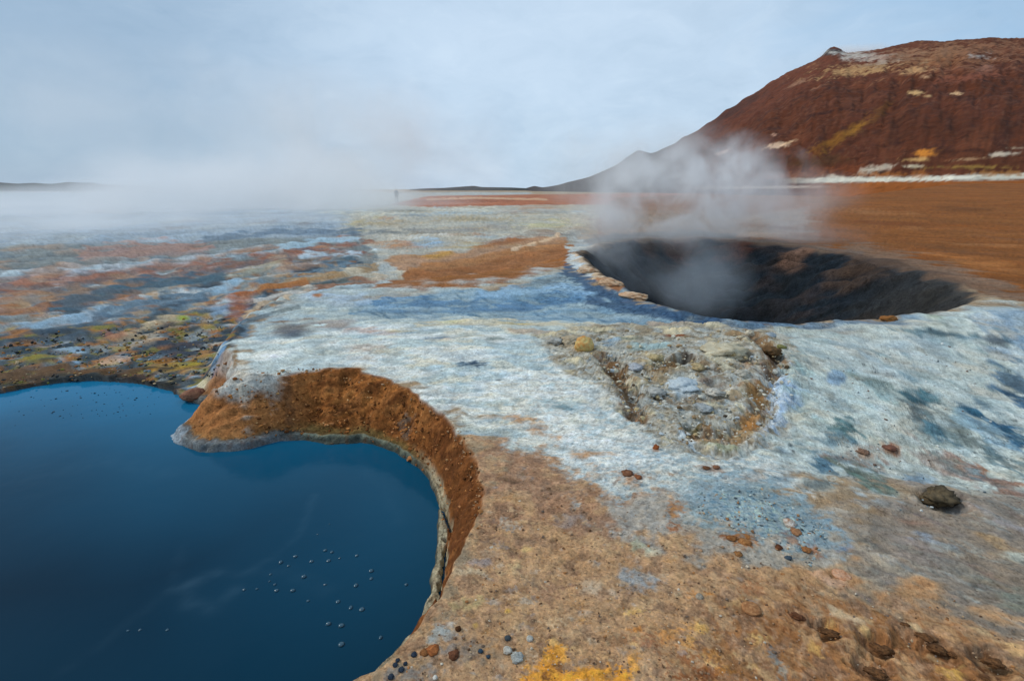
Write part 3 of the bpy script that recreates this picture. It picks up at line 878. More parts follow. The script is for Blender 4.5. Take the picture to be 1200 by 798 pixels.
# ochre puddles of dried mud
G([(608, 798), (622, 786), (636, 770), (645, 748), (658, 752), (662, 762), (650, 780), (668, 790), (690, 784), (690, 776), (704, 790), (712, 798), (724, 782), (738, 786), (740, 768), (746, 768), (742, 784), (738, 798), (760, 812), (700, 830), (600, 830)],
  (222, 152, 62), .95, 6, 4, 3)
E(690, 790, 62, 13, (224, 156, 58), .85, 0, .6, 2)
E(650, 768, 16, 16, (222, 158, 70), .85, -30, .6, 2)
E(742, 774, 10, 14, (220, 160, 84), .8, 20, .7, 2)
E(625, 790, 16, 10, (226, 160, 64), .7, 0, .7, 2)
E(648, 752, 10, 8, (218, 180, 120), .8, -30, .6, 3)
E(708, 768, 16, 8, (206, 166, 122), .7, 0, .6, 3)
E(785, 745, 22, 14, (198, 142, 84), .85, 0, .6, 3)
E(808, 752, 14, 14, (206, 150, 84), .85, 30, .5, 3)
E(822, 736, 12, 10, (214, 170, 102), .9, 40, .5, 3)
E(835, 768, 16, 10, (198, 138, 72), .8, 20, .6, 3)
E(800, 775, 26, 20, (146, 92, 54), .8, 0, .8, 3)
E(820, 790, 40, 12, (132, 80, 46), .8, 0, .8, 3)
E(760, 752, 16, 12, (154, 108, 80), .8, 0, .8, 3)
E(850, 785, 14, 8, (176, 120, 60), .7, 0, .8, 3)
E(640, 792, 8, 10, (110, 72, 48), .75, 0, .8, 3)
E(655, 780, 6, 12, (116, 80, 58), .8, -10, .7, 3)
E(724, 750, 22, 10, (140, 104, 76), .7, 0, .7, 3)
E(955, 760, 16, 7, (208, 162, 98), .9, 40, .5, 3)
E(925, 762, 9, 5, (204, 152, 102), .85, 40, .5, 3)
E(990, 722, 30, 6, (198, 174, 142), .8, 30, .6, 2)
E(1012, 738, 16, 5, (206, 172, 120), .8, 20, .5, 2)
E(1072, 735, 18, 5, (202, 172, 132), .85, 25, .5, 2)
E(1160, 745, 28, 6, (204, 174, 134), .8, 26, .6, 2)
E(1190, 762, 22, 9, (204, 168, 120), .85, 26, .6, 2)
E(1120, 790, 20, 8, (204, 160, 86), .85, 10, .6, 2)
E(1090, 762, 20, 4, (190, 160, 122), .7, 26, .7, 2)
E(905, 765, 8, 18, (120, 122, 122), .85, -30, .7, 3)
E(915, 785, 10, 12, (138, 142, 136), .75, -30, .7, 3)
E(868, 705, 26, 10, (188, 150, 104), .75, -20, .7, 2)
E(880, 690, 20, 12, (160, 112, 78), .8, 10, .8, 3)
E(975, 680, 24, 10, (198, 158, 130), .85, 20, .5, 2)
sprinkle(110, in_poly([(800, 700), (960, 690), (1110, 740), (1230, 790), (1230, 830), (760, 830), (770, 740)]), [(110, 72, 44), (92, 60, 40), (176, 138, 98), (128, 90, 62), (184, 150, 112), (120, 96, 80), (150, 104, 58)], (3, 26), (1.5, 6), .65, 28, 12)
for i in range(40):
    x, y = rng.uniform(780, 1200), rng.uniform(700, 798)
    if y < 700 + (x - 900) * .12:
        continue
    E(x, y, rng.uniform(6, 22), rng.uniform(2, 5), rng.choice([(110, 70, 40), (98, 62, 40), (184, 144, 100), (126, 86, 60), (192, 158, 116)]), .65, 30, .9, 3)
sprinkle(200, in_poly([(572, 545), (640, 530), (760, 600), (860, 650), (900, 690), (780, 800), (470, 800), (520, 715), (560, 620)]), [(184, 156, 122), (124, 98, 76), (146, 138, 132), (166, 126, 86), (116, 96, 84), (190, 170, 146), (140, 110, 90), (104, 80, 62)], (2, 14), (1.2, 6), .6, 8, 20)
for i in range(60):
    x, y = rng.uniform(560, 840), rng.uniform(560, 798)
    E(x, y, rng.uniform(3, 12), rng.uniform(1.5, 5), rng.choice([(190, 160, 124), (128, 96, 72), (150, 140, 134), (176, 132, 84), (116, 92, 80)]), .6, rng.uniform(-20, 20), .9, 3)

# --- banks of the pool
bk = Z['bank']
t = Z['t']
idx = np.nonzero(bk > 0.02)[0]
tb, br, b = t[idx], Z['bank_right'][idx], bk[idx]
n2, n3 = N[2][idx], N[3][idx]
blend(idx, b * sstep(1.03, 0.90, tb + .05 * n2), (142, 88, 44))
blend(idx, b * sstep(.45, .62, tb + .10 * n2) * sstep(1.0, .8, tb) * (1 - br) * .8, (176, 114, 60))
blend(idx, b * sstep(.1, .5, NB[2][idx]) * .6 * sstep(1.0, .85, tb), (84, 50, 26))
blend(idx, b * sstep(.15, .6, N[1][idx] + .3 * NB[1][idx]) * .6 * sstep(1.0, .85, tb) * sstep(.2, .4, tb), (78, 46, 24))
blend(idx, b * sstep(.3, .8, N[3][idx]) * .5 * sstep(1.0, .85, tb), (166, 116, 72))
blend(idx, b * sstep(.34, .22, tb + .06 * n2) * .85 * (1 - br), (112, 96, 58))
blend(idx, b * sstep(.13, .09, tb + .02 * n2) * .9 * (1 - br), (112, 122, 112))
blend(idx, b * br * sstep(.36, .30, tb + .03 * n2), (172, 164, 140))
blend(idx, b * br * sstep(.36, .42, tb) * sstep(1.0, .9, tb) * .75, (104, 62, 32))
blend(idx, b * br * sstep(.08, .03, tb) * .7, (128, 128, 110))
xs = VX[idx]
ys = VY[idx]
blend(idx, b * sstep(.07, .03, tb + .03 * n3) * .75, (56, 62, 60))
blend(idx, b * sstep(.03, .0, np.abs(tb - .16 + .05 * n2)) * .6, (66, 60, 44))
spur = sstep(-1.75, -2.05, xs)
blend(idx, b * spur * sstep(.22, .12, tb + .05 * n2) * .85, (112, 118, 124))
blend(idx, b * spur * sstep(.3, .45, tb) * sstep(.95, .8, tb) * .7, (156, 106, 66))
tip = sstep(-2.75, -2.95, xs) * sstep(4.7, 4.5, ys)
blend(idx, b * tip * sstep(.14, .1, tb + .03 * n2) * .8, (150, 166, 182))
lay = np.sin((H[idx] * 55 + .9 * NB[1][idx] + .6 * N[2][idx]))
blend(idx, b * sstep(.35, .9, lay) * .38 * sstep(1.0, .8, tb) * sstep(.12, .3, tb), (88, 54, 28))
run = sstep(.25, .7, fbm(VX[idx] * 14, VY[idx] * 14, 3, 301))
blend(idx, b * run * .35 * sstep(1.0, .9, tb), (96, 60, 34))
blend(idx, b * spur * sstep(.48, .66, tb + .06 * n2) * sstep(-2.02, -2.16, xs + .04 * n3) * .95, (190, 192, 188))
blend(idx, b * spur * sstep(.15, .24, tb + .04 * n2) * sstep(.62, .46, tb + .06 * n2) * .8, (172, 116, 70))
blend(idx, b * sstep(.25, .8, NB[1][idx]) * sstep(.12, .25, tb) * sstep(.95, .8, tb) * .5, (176, 118, 68))
E(338, 462, 7, 20, (84, 60, 46), .55, 14, .7, 3)  # dark crease beside the round lump: its shade painted into the colour
E(312, 440, 12, 8, (172, 166, 158), .7, 0, .7, 3)
E(285, 440, 14, 16, (196, 190, 178), .85, 0, .6, 2)
E(276, 420, 5, 18, (128, 96, 56), .85, 0, .7, 3)
E(540, 560, 14, 22, (120, 74, 38), .6, 30, .8, 3)
E(475, 497, 10, 4, (116, 108, 100), .7, 10, .8, 3)
# pool floor
blend(np.nonzero(Z['dw'] > 0)[0], np.ones(int((Z['dw'] > 0).sum()), f32), (60, 72, 80))
# --- inside the crater: near-black blue-grey rock, bluer deeper in, reddish where it is baked
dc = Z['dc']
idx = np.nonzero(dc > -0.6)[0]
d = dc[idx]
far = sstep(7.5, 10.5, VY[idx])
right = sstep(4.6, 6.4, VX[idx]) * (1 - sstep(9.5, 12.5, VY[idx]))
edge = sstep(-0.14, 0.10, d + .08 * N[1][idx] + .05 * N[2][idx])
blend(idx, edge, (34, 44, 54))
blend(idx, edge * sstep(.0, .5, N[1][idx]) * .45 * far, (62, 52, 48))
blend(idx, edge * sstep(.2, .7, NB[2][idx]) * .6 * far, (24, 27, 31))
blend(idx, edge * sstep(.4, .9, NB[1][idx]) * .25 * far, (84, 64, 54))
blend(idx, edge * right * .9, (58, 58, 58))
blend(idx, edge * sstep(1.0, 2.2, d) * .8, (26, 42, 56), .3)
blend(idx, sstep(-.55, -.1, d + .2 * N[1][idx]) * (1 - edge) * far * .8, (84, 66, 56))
def B3(px, py, rad, c, op=.8):
    x, y, z = hit(px, py)
    i_ = np.nonzero((np.abs(VX - x) < rad * 2) & (np.abs(VY - y) < rad * 2))[0]
    d_ = np.sqrt((VX[i_] - x) ** 2 + (VY[i_] - y) ** 2 + (H[i_] - z) ** 2) / rad
    blend(i_, sstep(0, .6, 1 - d_ + .5 * N[2][i_] + .3 * N[1][i_]) * op, c)


B3(905, 322, .62, (150, 82, 64), .95)
B3(897, 340, .45, (120, 70, 58), .9)
B3(932, 306, .55, (112, 86, 72), .85)
B3(885, 352, .5, (84, 70, 64))
B3(800, 294, .8, (96, 64, 50), .7)
B3(860, 292, .8, (96, 60, 46), .7)
B3(760, 292, .5, (80, 60, 50), .7)
B3(1010, 316, 1.0, (80, 64, 54), .8)
B3(960, 330, .5, (44, 42, 44), .7)
#E(930, 312, 16, 16, (72, 60, 54), .7, -50, .6, 2)
#E(885, 345, 20, 10, (60, 54, 54), .7, -50, .6, 2)
#E(800, 288, 60, 7, (80, 50, 40), .7, 3, .7, 2)
E(730, 296, 24, 8, (60, 66, 74), .7, 0, .7, 2)
# pale crust ridge on the crater's left lip
S([(672, 302), (690, 318), (715, 332), (748, 347)], 6, (200, 178, 154), .95, .4, 2)
S([(668, 300), (676, 312), (690, 322)], 5, (190, 204, 212), .8, .6, 2)
S([(700, 326), (725, 338), (752, 349)], 3.2, (170, 116, 74), .9, .6, 3)
E(1043, 371, 9, 5, (184, 126, 62), .95, 0, .3, 3)
E(1095, 372, 20, 4, (150, 156, 130), .7, 8, .8, 3)
E(1075, 377, 26, 2, (206, 206, 196), .8, 5, .5, 3)
# natural unevenness of tone and of warm and cool in every clay
md = (1 + .14 * N[2] + .13 * N[3] + .12 * NB[1] + .08 * N[1] + .08 * NX[2]).clip(.5, 1.6)
colr *= md[:, None]
colr[:, 0] *= (1 + .06 * NB[2] + .04 * NB[0]).clip(.8, 1.2)
colr[:, 2] *= (1 - .07 * NB[2] - .05 * NB[0]).clip(.8, 1.2)
colr[:] = colr.clip(.003, .82)
rs_ = np.random.RandomState(11)
g1 = rs_.rand(len(VX)).astype(f32)
mid = .8 * (1 - LOD4) * sstep(.012, .05, FORE) + .45 * LOD4
mid = np.where(Z['dc'] > -.1, .0, mid)
colr *= (1 + (g1 - .5) * .34 * mid)[:, None]
spk = (g1 > .955) * mid
colr *= (1 - .38 * spk)[:, None]
spk = (g1 < .035) * mid
colr *= (1 + .30 * spk)[:, None]
W5, W6 = worley(LA * 30 + N[1] * .3 + N[2] * .15, LQ * 26 + NB[1] * .3, 5)
ck1 = sstep(.10, .02, (W6 - W5) + .05 * NB[2]) * sstep(-.05, .35, NB[1] + .3 * N[0])
ck2 = sstep(.12, .03, (W2 - W1)) * sstep(.0, .4, NB[0] + .4 * N[1])
trough_i = np.zeros(len(VX), f32)
_tp = np.array([tochart(p)[:2] for p in [(660, 318), (690, 332), (740, 352), (800, 368), (900, 378), (1000, 378), (940, 386), (800, 382), (720, 368), (640, 350)]])
_i = box(600, 1080, 300, 420)
trough_i[_i] = sstep(-8, 4, sdf(CU[_i], CV[_i], _tp))
dry = (Z['bank'] < .2) * (Z['dw'] < 0) * (dc < 0) * sstep(.10, .2, FORE)
a = np.maximum(ck1 * .26, ck2 * .16) * dry
a = np.maximum(a, trough_i * sstep(.2, .05, W2 - W1) * .75 * (dc < .1))
colr[:] = colr * (1 - a[:, None] * np.array([.62, .56, .5], f32))
# crystal salts scattered over the whole crust
a = sstep(.35, .75, N[4]) * .22
colr[:] = colr * (1 - a[:, None]) + np.minimum(colr * 1.45, .8) * a[:, None]
a = sstep(.35, .8, -N[4]) * .30
colr[:] = colr * (1 - a[:, None]) + colr * .6 * a[:, None]
a = sstep(.25, .9, N[3] * .6 + N[2] * .4) * .16
colr[:] = colr * (1 - a[:, None]) + colr * np.array([.72, .66, .6], f32) * a[:, None]

# ------------------------------------------------------------------ relief
rl = np.minimum(rr, 45)
crust_p = np.array([tochart(p)[:2] for p in CR])
crz = np.zeros(len(VX), f32)
ci = box(600, 1000, 360, 560)
crz[ci] = sstep(-14, 10, sdf(CU[ci], CV[ci], crust_p))
inland = (Z['dw'] < 0)
a_soil = 0.0004 * N[3] + 0.0016 * N[2] + 0.0024 * N[1] * sstep(.06, .2, FORE) + 0.00016 * N[4]
a_soil = a_soil + 0.0012 * NX[4] * sstep(520, 640, CV - (CU - 900) * .1) * (CU > 700) * sstep(700, 800, CU)
rough = a_soil * 1.0
crust = 0.0038 * N[2] + 0.0038 * NB[1] + 0.0022 * (0.5 - W1) + 0.0012 * NB[3] - 0.0018 * np.exp(-((W2 - W1) / .08) ** 2)
fl = (Z['dl'] < 0) & (Z['bank'] < .5)
flz = fl * sstep(5.0, 5.6, VY) * (1 - sstep(14, 40, rr))
flat_rel = 0.0022 * N[2] + 0.0010 * NB[3] + 0.0010 * (0.5 - W3)
bank_rel = 0.0045 * N[1] + 0.0030 * N[2] + 0.0008 * N[3]
bz = sstep(0, .25, Z['bank']) * sstep(-.0, .14, -Z['dw']) * sstep(1.0, .93, t * (Z['dl'] < 0))
crw = sstep(0, .5, dc)
crat = 0.013 * N[1] + 0.006 * N[2] + 0.0015 * N[3]
slope = sstep(.02, .4, dc) + 0
rel = rough + crz * crust + flz * flat_rel + bz * bank_rel + crw * crat * (1 - .7 * (sstep(4.6, 6.4, VX) * (1 - sstep(9.5, 12.5, VY))))
rel = rel - dry * (.0016 * ck1 + .0008 * ck2)
cz = sstep(0, 1, colr[:, 0] < colr[:, 2] * .82)      # blue-painted wet mud is a little rougher and cracked
rel = rel + rl * 0
HZ = H + rl * rel * np.where(inland, 1, 0.0)
# crack that splits the shelf from the bank at the right of the pool
cr1 = [hit(*p)[:2] for p in [(498, 584), (510, 588), (520, 598), (526, 612), (531, 620), (522, 632)]]
cr2 = [hit(*p)[:2] for p in [(524, 630), (522, 645), (520, 662), (519, 676), (516, 690), (513, 704)]]
ci = np.nonzero((VX > -1.2) & (VX < 0.2) & (VY > 1.6) & (VY < 4))[0]
dcr = np.minimum(dist_line(VX[ci] + .010 * N[2][ci], VY[ci], cr1), dist_line(VX[ci] + .012 * N[2][ci], VY[ci], cr2))
HZ[ci] -= 0.075 * np.exp(-(dcr / 0.012) ** 4)
for pts_, wd_, dp_ in [([(708, 418), (722, 434), (734, 455), (742, 474), (748, 492)], .07, .075), ([(880, 392), (904, 408), (912, 428), (902, 452), (896, 475), (880, 498), (850, 512), (812, 508)], .07, .075),
                       ([(765, 432), (803, 421), (836, 432), (868, 428)], .05, .05), ([(756, 462), (790, 470), (830, 466), (872, 462)], .05, .04), ([(800, 515), (830, 530), (872, 534), (915, 508), (940, 470)], .05, .03)]:
    pl_ = [hit(*p)[:2] for p in pts_]
    ci = np.nonzero((VX > .4) & (VX < 4.2) & (VY > 2.6) & (VY < 7.4))[0]
    dd = dist_line(VX[ci] + .05 * N[2][ci] + .05 * NB[1][ci], VY[ci] + .05 * NB[2][ci], pl_) / (wd_ * (1 + .4 * NB[1][ci]))
    HZ[ci] += -dp_ * .7 * np.exp(-dd ** 2) + dp_ * .2 * np.exp(-((dd - 1.9) / .7) ** 2)
# vents and pits in the crusted hummock, holes trodden in the soft mud
PITS = [(803, 421, .10, .13), (722, 434, .09, .08), (880, 397, .07, .08), (904, 415, .08, .09), (742, 482, .06, .05), (810, 502, .07, .05), (876, 420, .08, .06), (892, 462, .12, .05), (780, 428, .1, .05),
        (968, 737, .05, .03), (1030, 757, .06, .035), (1095, 764, .06, .03), (1162, 776, .06, .035), (1105, 588, .11, .05), (1020, 780, .06, .03), (1064, 750, .05, .03), (742, 460, .09, .04), (840, 452, .10, .04), (858, 512, .12, .04), (905, 440, .06, .04)]
for (px, py, rad, dp) in PITS:
    x, y, z = hit(px, py)
    ci = np.nonzero((np.abs(VX - x) < rad * 3) & (np.abs(VY - y) < rad * 3))[0]
    dd = np.hypot(VX[ci] - x, VY[ci] - y) / rad * (1 + .3 * N[2][ci])
    HZ[ci] += -dp * np.exp(-dd ** 4) + dp * .18 * np.exp(-((dd - 1.35) / .35) ** 2)
HZ = np.where(Z['dw'] > 0.0, np.minimum(HZ, ZW - 0.01), HZ).astype(f32)

# ------------------------------------------------------------------ materials
def new_mat(name):
    m = bpy.data.materials.new(name)
    m.use_nodes = True
    n = m.node_tree.nodes
    l = m.node_tree.links
    return m, n, l, n["Principled BSDF"]


def earth_mat(name, grain=(11, 42, 170), bump=(0.6, 0.006), var=0.30, rough=.95, pebble=95):
    m, n, l, p = new_mat(name)
    at_ = n.new("ShaderNodeAttribute")
    at_.attribute_name = "Col"
    geo = n.new("ShaderNodeNewGeometry")
    hts = None
    for i, s in enumerate(grain):
        t_ = n.new("ShaderNodeTexNoise")
        t_.inputs["Scale"].default_value = s
        t_.inputs["Detail"].default_value = 4
        t_.inputs["Roughness"].default_value = .7
        l.new(geo.outputs["Position"], t_.inputs["Vector"])
        if hts is None:
            hts = t_.outputs["Fac"]
        else:
            ad = n.new("ShaderNodeMath")
            ad.operation = 'ADD'
            l.new(hts, ad.inputs[0])
            l.new(t_.outputs["Fac"], ad.inputs[1])
            hts = ad.outputs[0]
    k_ = len(grain) / 2
    mr = n.new("ShaderNodeMapRange")
    mr.inputs["From Min"].default_value = k_ - .42
    mr.inputs["From Max"].default_value = k_ + .42
    mr.inputs["To Min"].default_value = 1 - var
    mr.inputs["To Max"].default_value = 1 + var
    l.new(hts, mr.inputs["Value"])
    # loose grit: some grains darker, some lighter than the clay they lie in
    vo = n.new("ShaderNodeTexVoronoi")
    vo.inputs["Scale"].default_value = pebble
    l.new(geo.outputs["Position"], vo.inputs["Vector"])
    sx = n.new("ShaderNodeSeparateColor")
    l.new(vo.outputs["Color"], sx.inputs[0])
    gr = n.new("ShaderNodeValToRGB")
    el = gr.color_ramp.elements
    el[0].position, el[0].color = 0.0, (.70, .68, .66, 1)
    el[1].position, el[1].color = 1.0, (1.25, 1.24, 1.2, 1)
    for pos, v in ((.12, .84), (.2, 1.0), (.84, 1.0), (.93, 1.1)):
        e_ = el.new(pos)
        e_.color = (v, v, v, 1)
    l.new(sx.outputs[0], gr.inputs["Fac"])
    mul = n.new("ShaderNodeVectorMath")
    mul.operation = 'SCALE'
    l.new(at_.outputs["Color"], mul.inputs[0])
    l.new(mr.outputs[0], mul.inputs["Scale"])
    mu2 = n.new("ShaderNodeVectorMath")
    mu2.operation = 'MULTIPLY'
    l.new(mul.outputs[0], mu2.inputs[0])
    l.new(gr.outputs["Color"], mu2.inputs[1])
    l.new(mu2.outputs[0], p.inputs["Base Color"])
    bp = n.new("ShaderNodeBump")
    bp.inputs["Strength"].default_value = bump[0]
    bp.inputs["Distance"].default_value = bump[1]
    l.new(hts, bp.inputs["Height"])
    l.new(bp.outputs[0], p.inputs["Normal"])
    r = n.new("ShaderNodeMapRange")
    r.inputs["To Min"].default_value = rough
    r.inputs["To Max"].default_value = .45
    l.new(at_.outputs["Alpha"], r.inputs["Value"])
    l.new(r.outputs[0], p.inputs["Roughness"])
    p.inputs["Specular IOR Level"].default_value = .12
    return m


M_GROUND = earth_mat("mineral_crust", var=.42)
M_BANK = earth_mat("bank_clay", (8, 26, 70), (.6, .016), .55, .95, 60)
M_CRATER = earth_mat("crater_rock", (1.6, 6, 24), (.8, .10), .6, .9, 9)


def grid_mesh(name, verts, faces, colours=None, mat=None):
    me = bpy.data.meshes.new(name)
    me.vertices.add(len(verts))
    me.vertices.foreach_set("co", np.asarray(verts, f32).ravel())
    me.loops.add(faces.size)
    me.loops.foreach_set("vertex_index", faces.astype(np.int32).ravel())
    me.polygons.add(len(faces))
    w = faces.shape[1]
    me.polygons.foreach_set("loop_start", np.arange(0, faces.size, w, dtype=np.int32))
    me.polygons.foreach_set("use_smooth", np.ones(len(faces), bool))
    me.update(calc_edges=True)
    if colours is not None:
        at_ = me.color_attributes.new("Col", 'FLOAT_COLOR', 'POINT')
        at_.data.foreach_set("color", np.asarray(colours, f32).ravel())
    if mat:
        me.materials.append(mat)
    me.validate()
    return me


def link(name, me, kind=None, label=None, cat=None, group=None, parent=None):
    o = bpy.data.objects.new(name, me)
    COL.objects.link(o)
    if kind:
        o["kind"] = kind
    if label:
        o["label"] = label
    if cat:
        o["category"] = cat
    if group:
        o["group"] = group
    if parent:
        o.parent = parent
    return o


cc, qq = np.meshgrid(np.arange(NC), np.arange(NR - 1), indexing='ij')
c1 = (cc + 1) % NC
F = np.stack([cc * NR + qq, cc * NR + qq + 1, c1 * NR + qq + 1, c1 * NR + qq], -1).reshape(-1, 4)[:, ::-1]
RGBA = np.concatenate([colr, wet[:, None]], 1)
VV = np.stack([VX, VY, HZ], 1)
zone = np.zeros(len(VX), np.int8)
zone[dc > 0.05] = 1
zone[(Z['bank'] > .5) & (Z['dl'] < -.01)] = 2
zone[Z['dw'] > 0.05] = 3
fz = zone[F].min(axis=1)
fz = np.where((zone[F] == zone[F][:, :1]).all(1), zone[F][:, 0], 0)


def sub_mesh(name, sel, mat_):
    f = F[sel]
    used, inv = np.unique(f, return_inverse=True)
    return grid_mesh(name, VV[used], inv.reshape(f.shape), RGBA[used], mat_)


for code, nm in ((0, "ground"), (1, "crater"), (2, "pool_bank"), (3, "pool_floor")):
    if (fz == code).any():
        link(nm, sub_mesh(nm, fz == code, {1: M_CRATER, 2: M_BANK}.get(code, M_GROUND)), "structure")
# the spot under the tripod
bm = bmesh.new()
ring = [bm.verts.new(VV[i * NR]) for i in range(NC)]
bm.faces.new(ring)
bmesh.ops.triangulate(bm, faces=bm.faces[:])
me = bpy.data.meshes.new("footing")
bm.to_mesh(me)
at_ = me.color_attributes.new("Col", 'FLOAT_COLOR', 'POINT')
at_.data.foreach_set("color", np.tile(np.array([*alb((150, 128, 104)), 0], f32), len(me.vertices)))
me.materials.append(M_GROUND)
link("footing", me, "structure")

# ------------------------------------------------------------------ pool water: opaque blue clay water, dull gloss
gxs, gys = np.linspace(-7.2, 0.2, 250), np.linspace(0.4, 6.2, 220)
X, Y = np.meshgrid(gxs, gys, indexing='ij')
xf, yf = X.ravel().astype(f32), Y.ravel().astype(f32)
wd = sdf(xf, yf, SHORE)
wcol = np.zeros((len(xf), 4), f32)
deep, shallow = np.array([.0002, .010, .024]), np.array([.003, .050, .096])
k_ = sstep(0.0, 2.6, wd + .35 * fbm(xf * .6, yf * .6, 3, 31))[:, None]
k2 = sstep(1.2, 3.4, yf)[:, None] + 2.5 * sstep(3.2, 5.4, yf)[:, None]  # lighter toward the far shore: sky reflection painted into the water colour
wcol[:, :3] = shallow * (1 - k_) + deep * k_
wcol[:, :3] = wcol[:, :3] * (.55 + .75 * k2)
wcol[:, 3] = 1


def foam(pts, w, amt):
    P = [at(x, y, ZW) for x, y in pts]
    d_ = dist_line(xf + .02 * fbm(xf * 6, yf * 6, 3, 5), yf, P)
    wcol[:, :3] += (np.exp(-(d_ / w) ** 2) * amt)[:, None] * np.array([.5, .8, 1.0], f32) * (.6 + .5 * fbm(xf * 9, yf * 9, 3, 8))[:, None].clip(0, 2)


foam([(368, 580), (350, 625), (322, 652), (285, 672), (240, 672), (205, 690)], .025, .016)
foam([(250, 672), (215, 690), (222, 706), (250, 712), (275, 692)], .045, .022)
foam([(300, 668), (340, 672), (380, 690)], .06, .008)
foam([(40, 560), (120, 540), (200, 556)], .09, .010)
foam([(215, 640), (200, 690), (150, 730), (70, 790)], .03, .008)
foam([(420, 545), (450, 570), (470, 610)], .05, .006)
ii, jj = np.meshgrid(np.arange(249), np.arange(219), indexing='ij')
fw = np.stack([ii * 220 + jj, (ii + 1) * 220 + jj, (ii + 1) * 220 + jj + 1, ii * 220 + jj + 1], -1).reshape(-1, 4)
keep = wd[fw].max(1) > -0.14
fw = fw[keep]
used, inv = np.unique(fw, return_inverse=True)
m, n, l, p = new_mat("clay_water")
a_ = n.new("ShaderNodeAttribute")
a_.attribute_name = "Col"
l.new(a_.outputs["Color"], p.inputs["Base Color"])
p.inputs["Roughness"].default_value = .12
p.inputs["IOR"].default_value = 1.17
geo = n.new("ShaderNodeNewGeometry")
nt = n.new("ShaderNodeTexNoise")
nt.inputs["Scale"].default_value = 7
nt.inputs["Detail"].default_value = 3
l.new(geo.outputs["Position"], nt.inputs["Vector"])
bp = n.new("ShaderNodeBump")
bp.inputs["Strength"].default_value = .11
bp.inputs["Distance"].default_value = .02
l.new(nt.outputs["Fac"], bp.inputs["Height"])
l.new(bp.outputs[0], p.inputs["Normal"])
M_WATER = m
M_BUB, n, l, p = new_mat("bubble_film")
nz_ = n.new("ShaderNodeTexNoise")
nz_.inputs["Scale"].default_value = 60
rp_ = n.new("ShaderNodeValToRGB")
rp_.color_ramp.elements[0].color = (.02, .07, .105, 1)
rp_.color_ramp.elements[1].color = (.045, .11, .155, 1)
l.new(nz_.outputs["Fac"], rp_.inputs["Fac"])
l.new(rp_.outputs["Color"], p.inputs["Base Color"])
p.inputs["Roughness"].default_value = .15
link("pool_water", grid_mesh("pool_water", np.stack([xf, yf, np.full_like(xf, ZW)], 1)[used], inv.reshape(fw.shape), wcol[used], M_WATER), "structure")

# ------------------------------------------------------------------ mountain and far hills
def ridge_obj(name, sil, rb, rr_, ubase, ncol, nrow, paint, seed, rough=1.0, prof=.92):
    us = np.linspace(sil[0][0], sil[-1][0], ncol)
    vs = np.interp(us, [s_[0] for s_ in sil], [s_[1] for s_ in sil])
    kern = np.array([1, 2, 1]) / 4
    vs = np.convolve(np.pad(vs, 1, mode='edge'), kern, 'valid')
    dx, dy, dz = ray(us, vs)
    hor = np.hypot(dx, dy)
    az = np.arctan2(dx, dy)
    Rb = np.interp(us, *rb)
    Rr = np.interp(us, *rr_)
    zr = CAM_H + dz / hor * Rr
    ks = np.hanning(61)
    zs_ = np.convolve(np.pad(zr, 30, mode='edge'), ks / ks.sum(), 'valid')
    zb = land(np.sin(az) * Rb, np.cos(az) * Rb) - 1.0
    T = np.concatenate([np.linspace(0, 1, nrow), 1 + np.linspace(.04, 1, 14)])
    A, TT = np.meshgrid(az, T, indexing='ij')
    RR = Rb[:, None] + (Rr - Rb)[:, None] * TT
    up = np.clip(TT, 0, 1)
    g = up ** prof
    hgt = zb[:, None] + (zs_ - zb)[:, None] * g + (zr - zs_)[:, None] * up ** 14
    back = np.clip(TT - 1, 0, 1)
    hgt = hgt - (zr - zb)[:, None] * back ** 1.3
    XX, YY = np.sin(A) * RR, np.cos(A) * RR
    xq, yq = (A * 20).astype(f32).ravel(), (TT * 9).astype(f32).ravel()
    env = (np.sin(np.pi * np.clip(TT, 0, 1)) ** .7 * (TT < 1)).ravel()
    gul = fbm(xq * 1.5, yq * .3, 4, seed) * .014 + fbm(xq * 2.6, yq * 1.1, 4, seed + 9) * .010 + fbm(xq * 6, yq * 8, 3, seed + 5) * .0018
    gul = gul - .008 * (1 - np.abs(fbm(xq * 1.7 + yq * .12, yq * .22, 4, seed + 31))) ** 3 - .004 * (1 - np.abs(fbm(xq * 4.2, yq * .5, 3, seed + 37))) ** 3
    scale = np.repeat((zr - zb), len(T))
    zz = hgt.ravel() + gul * env * scale * rough + fbm(xq * 14, yq * 10, 3, seed + 2) * .0035 * scale * (TT.ravel() > .6)
    V = np.stack([XX.ravel(), YY.ravel(), zz], 1)
    dep_ = V[:, 1] * CT - (V[:, 2] - CAM_H) * ST
    U_ = 600 + FPX * V[:, 0] / dep_
    V_ = 399 - FPX * (V[:, 1] * ST + (V[:, 2] - CAM_H) * CT) / dep_
    nT = len(T)
    i_, j_ = np.meshgrid(np.arange(ncol - 1), np.arange(nT - 1), indexing='ij')
    ff = np.stack([i_ * nT + j_, (i_ + 1) * nT + j_, (i_ + 1) * nT + j_ + 1, i_ * nT + j_ + 1], -1).reshape(-1, 4)
    c_ = paint(U_, V_, xq, yq, TT.ravel())
    return link(name, grid_mesh(name, V, ff, np.concatenate([c_, np.zeros((len(c_), 1))], 1), M_FAR), "structure")


M_FAR = earth_mat("scree_and_clay", (.03, .12, .6), (.30, .5), .22, 1.0, .5)

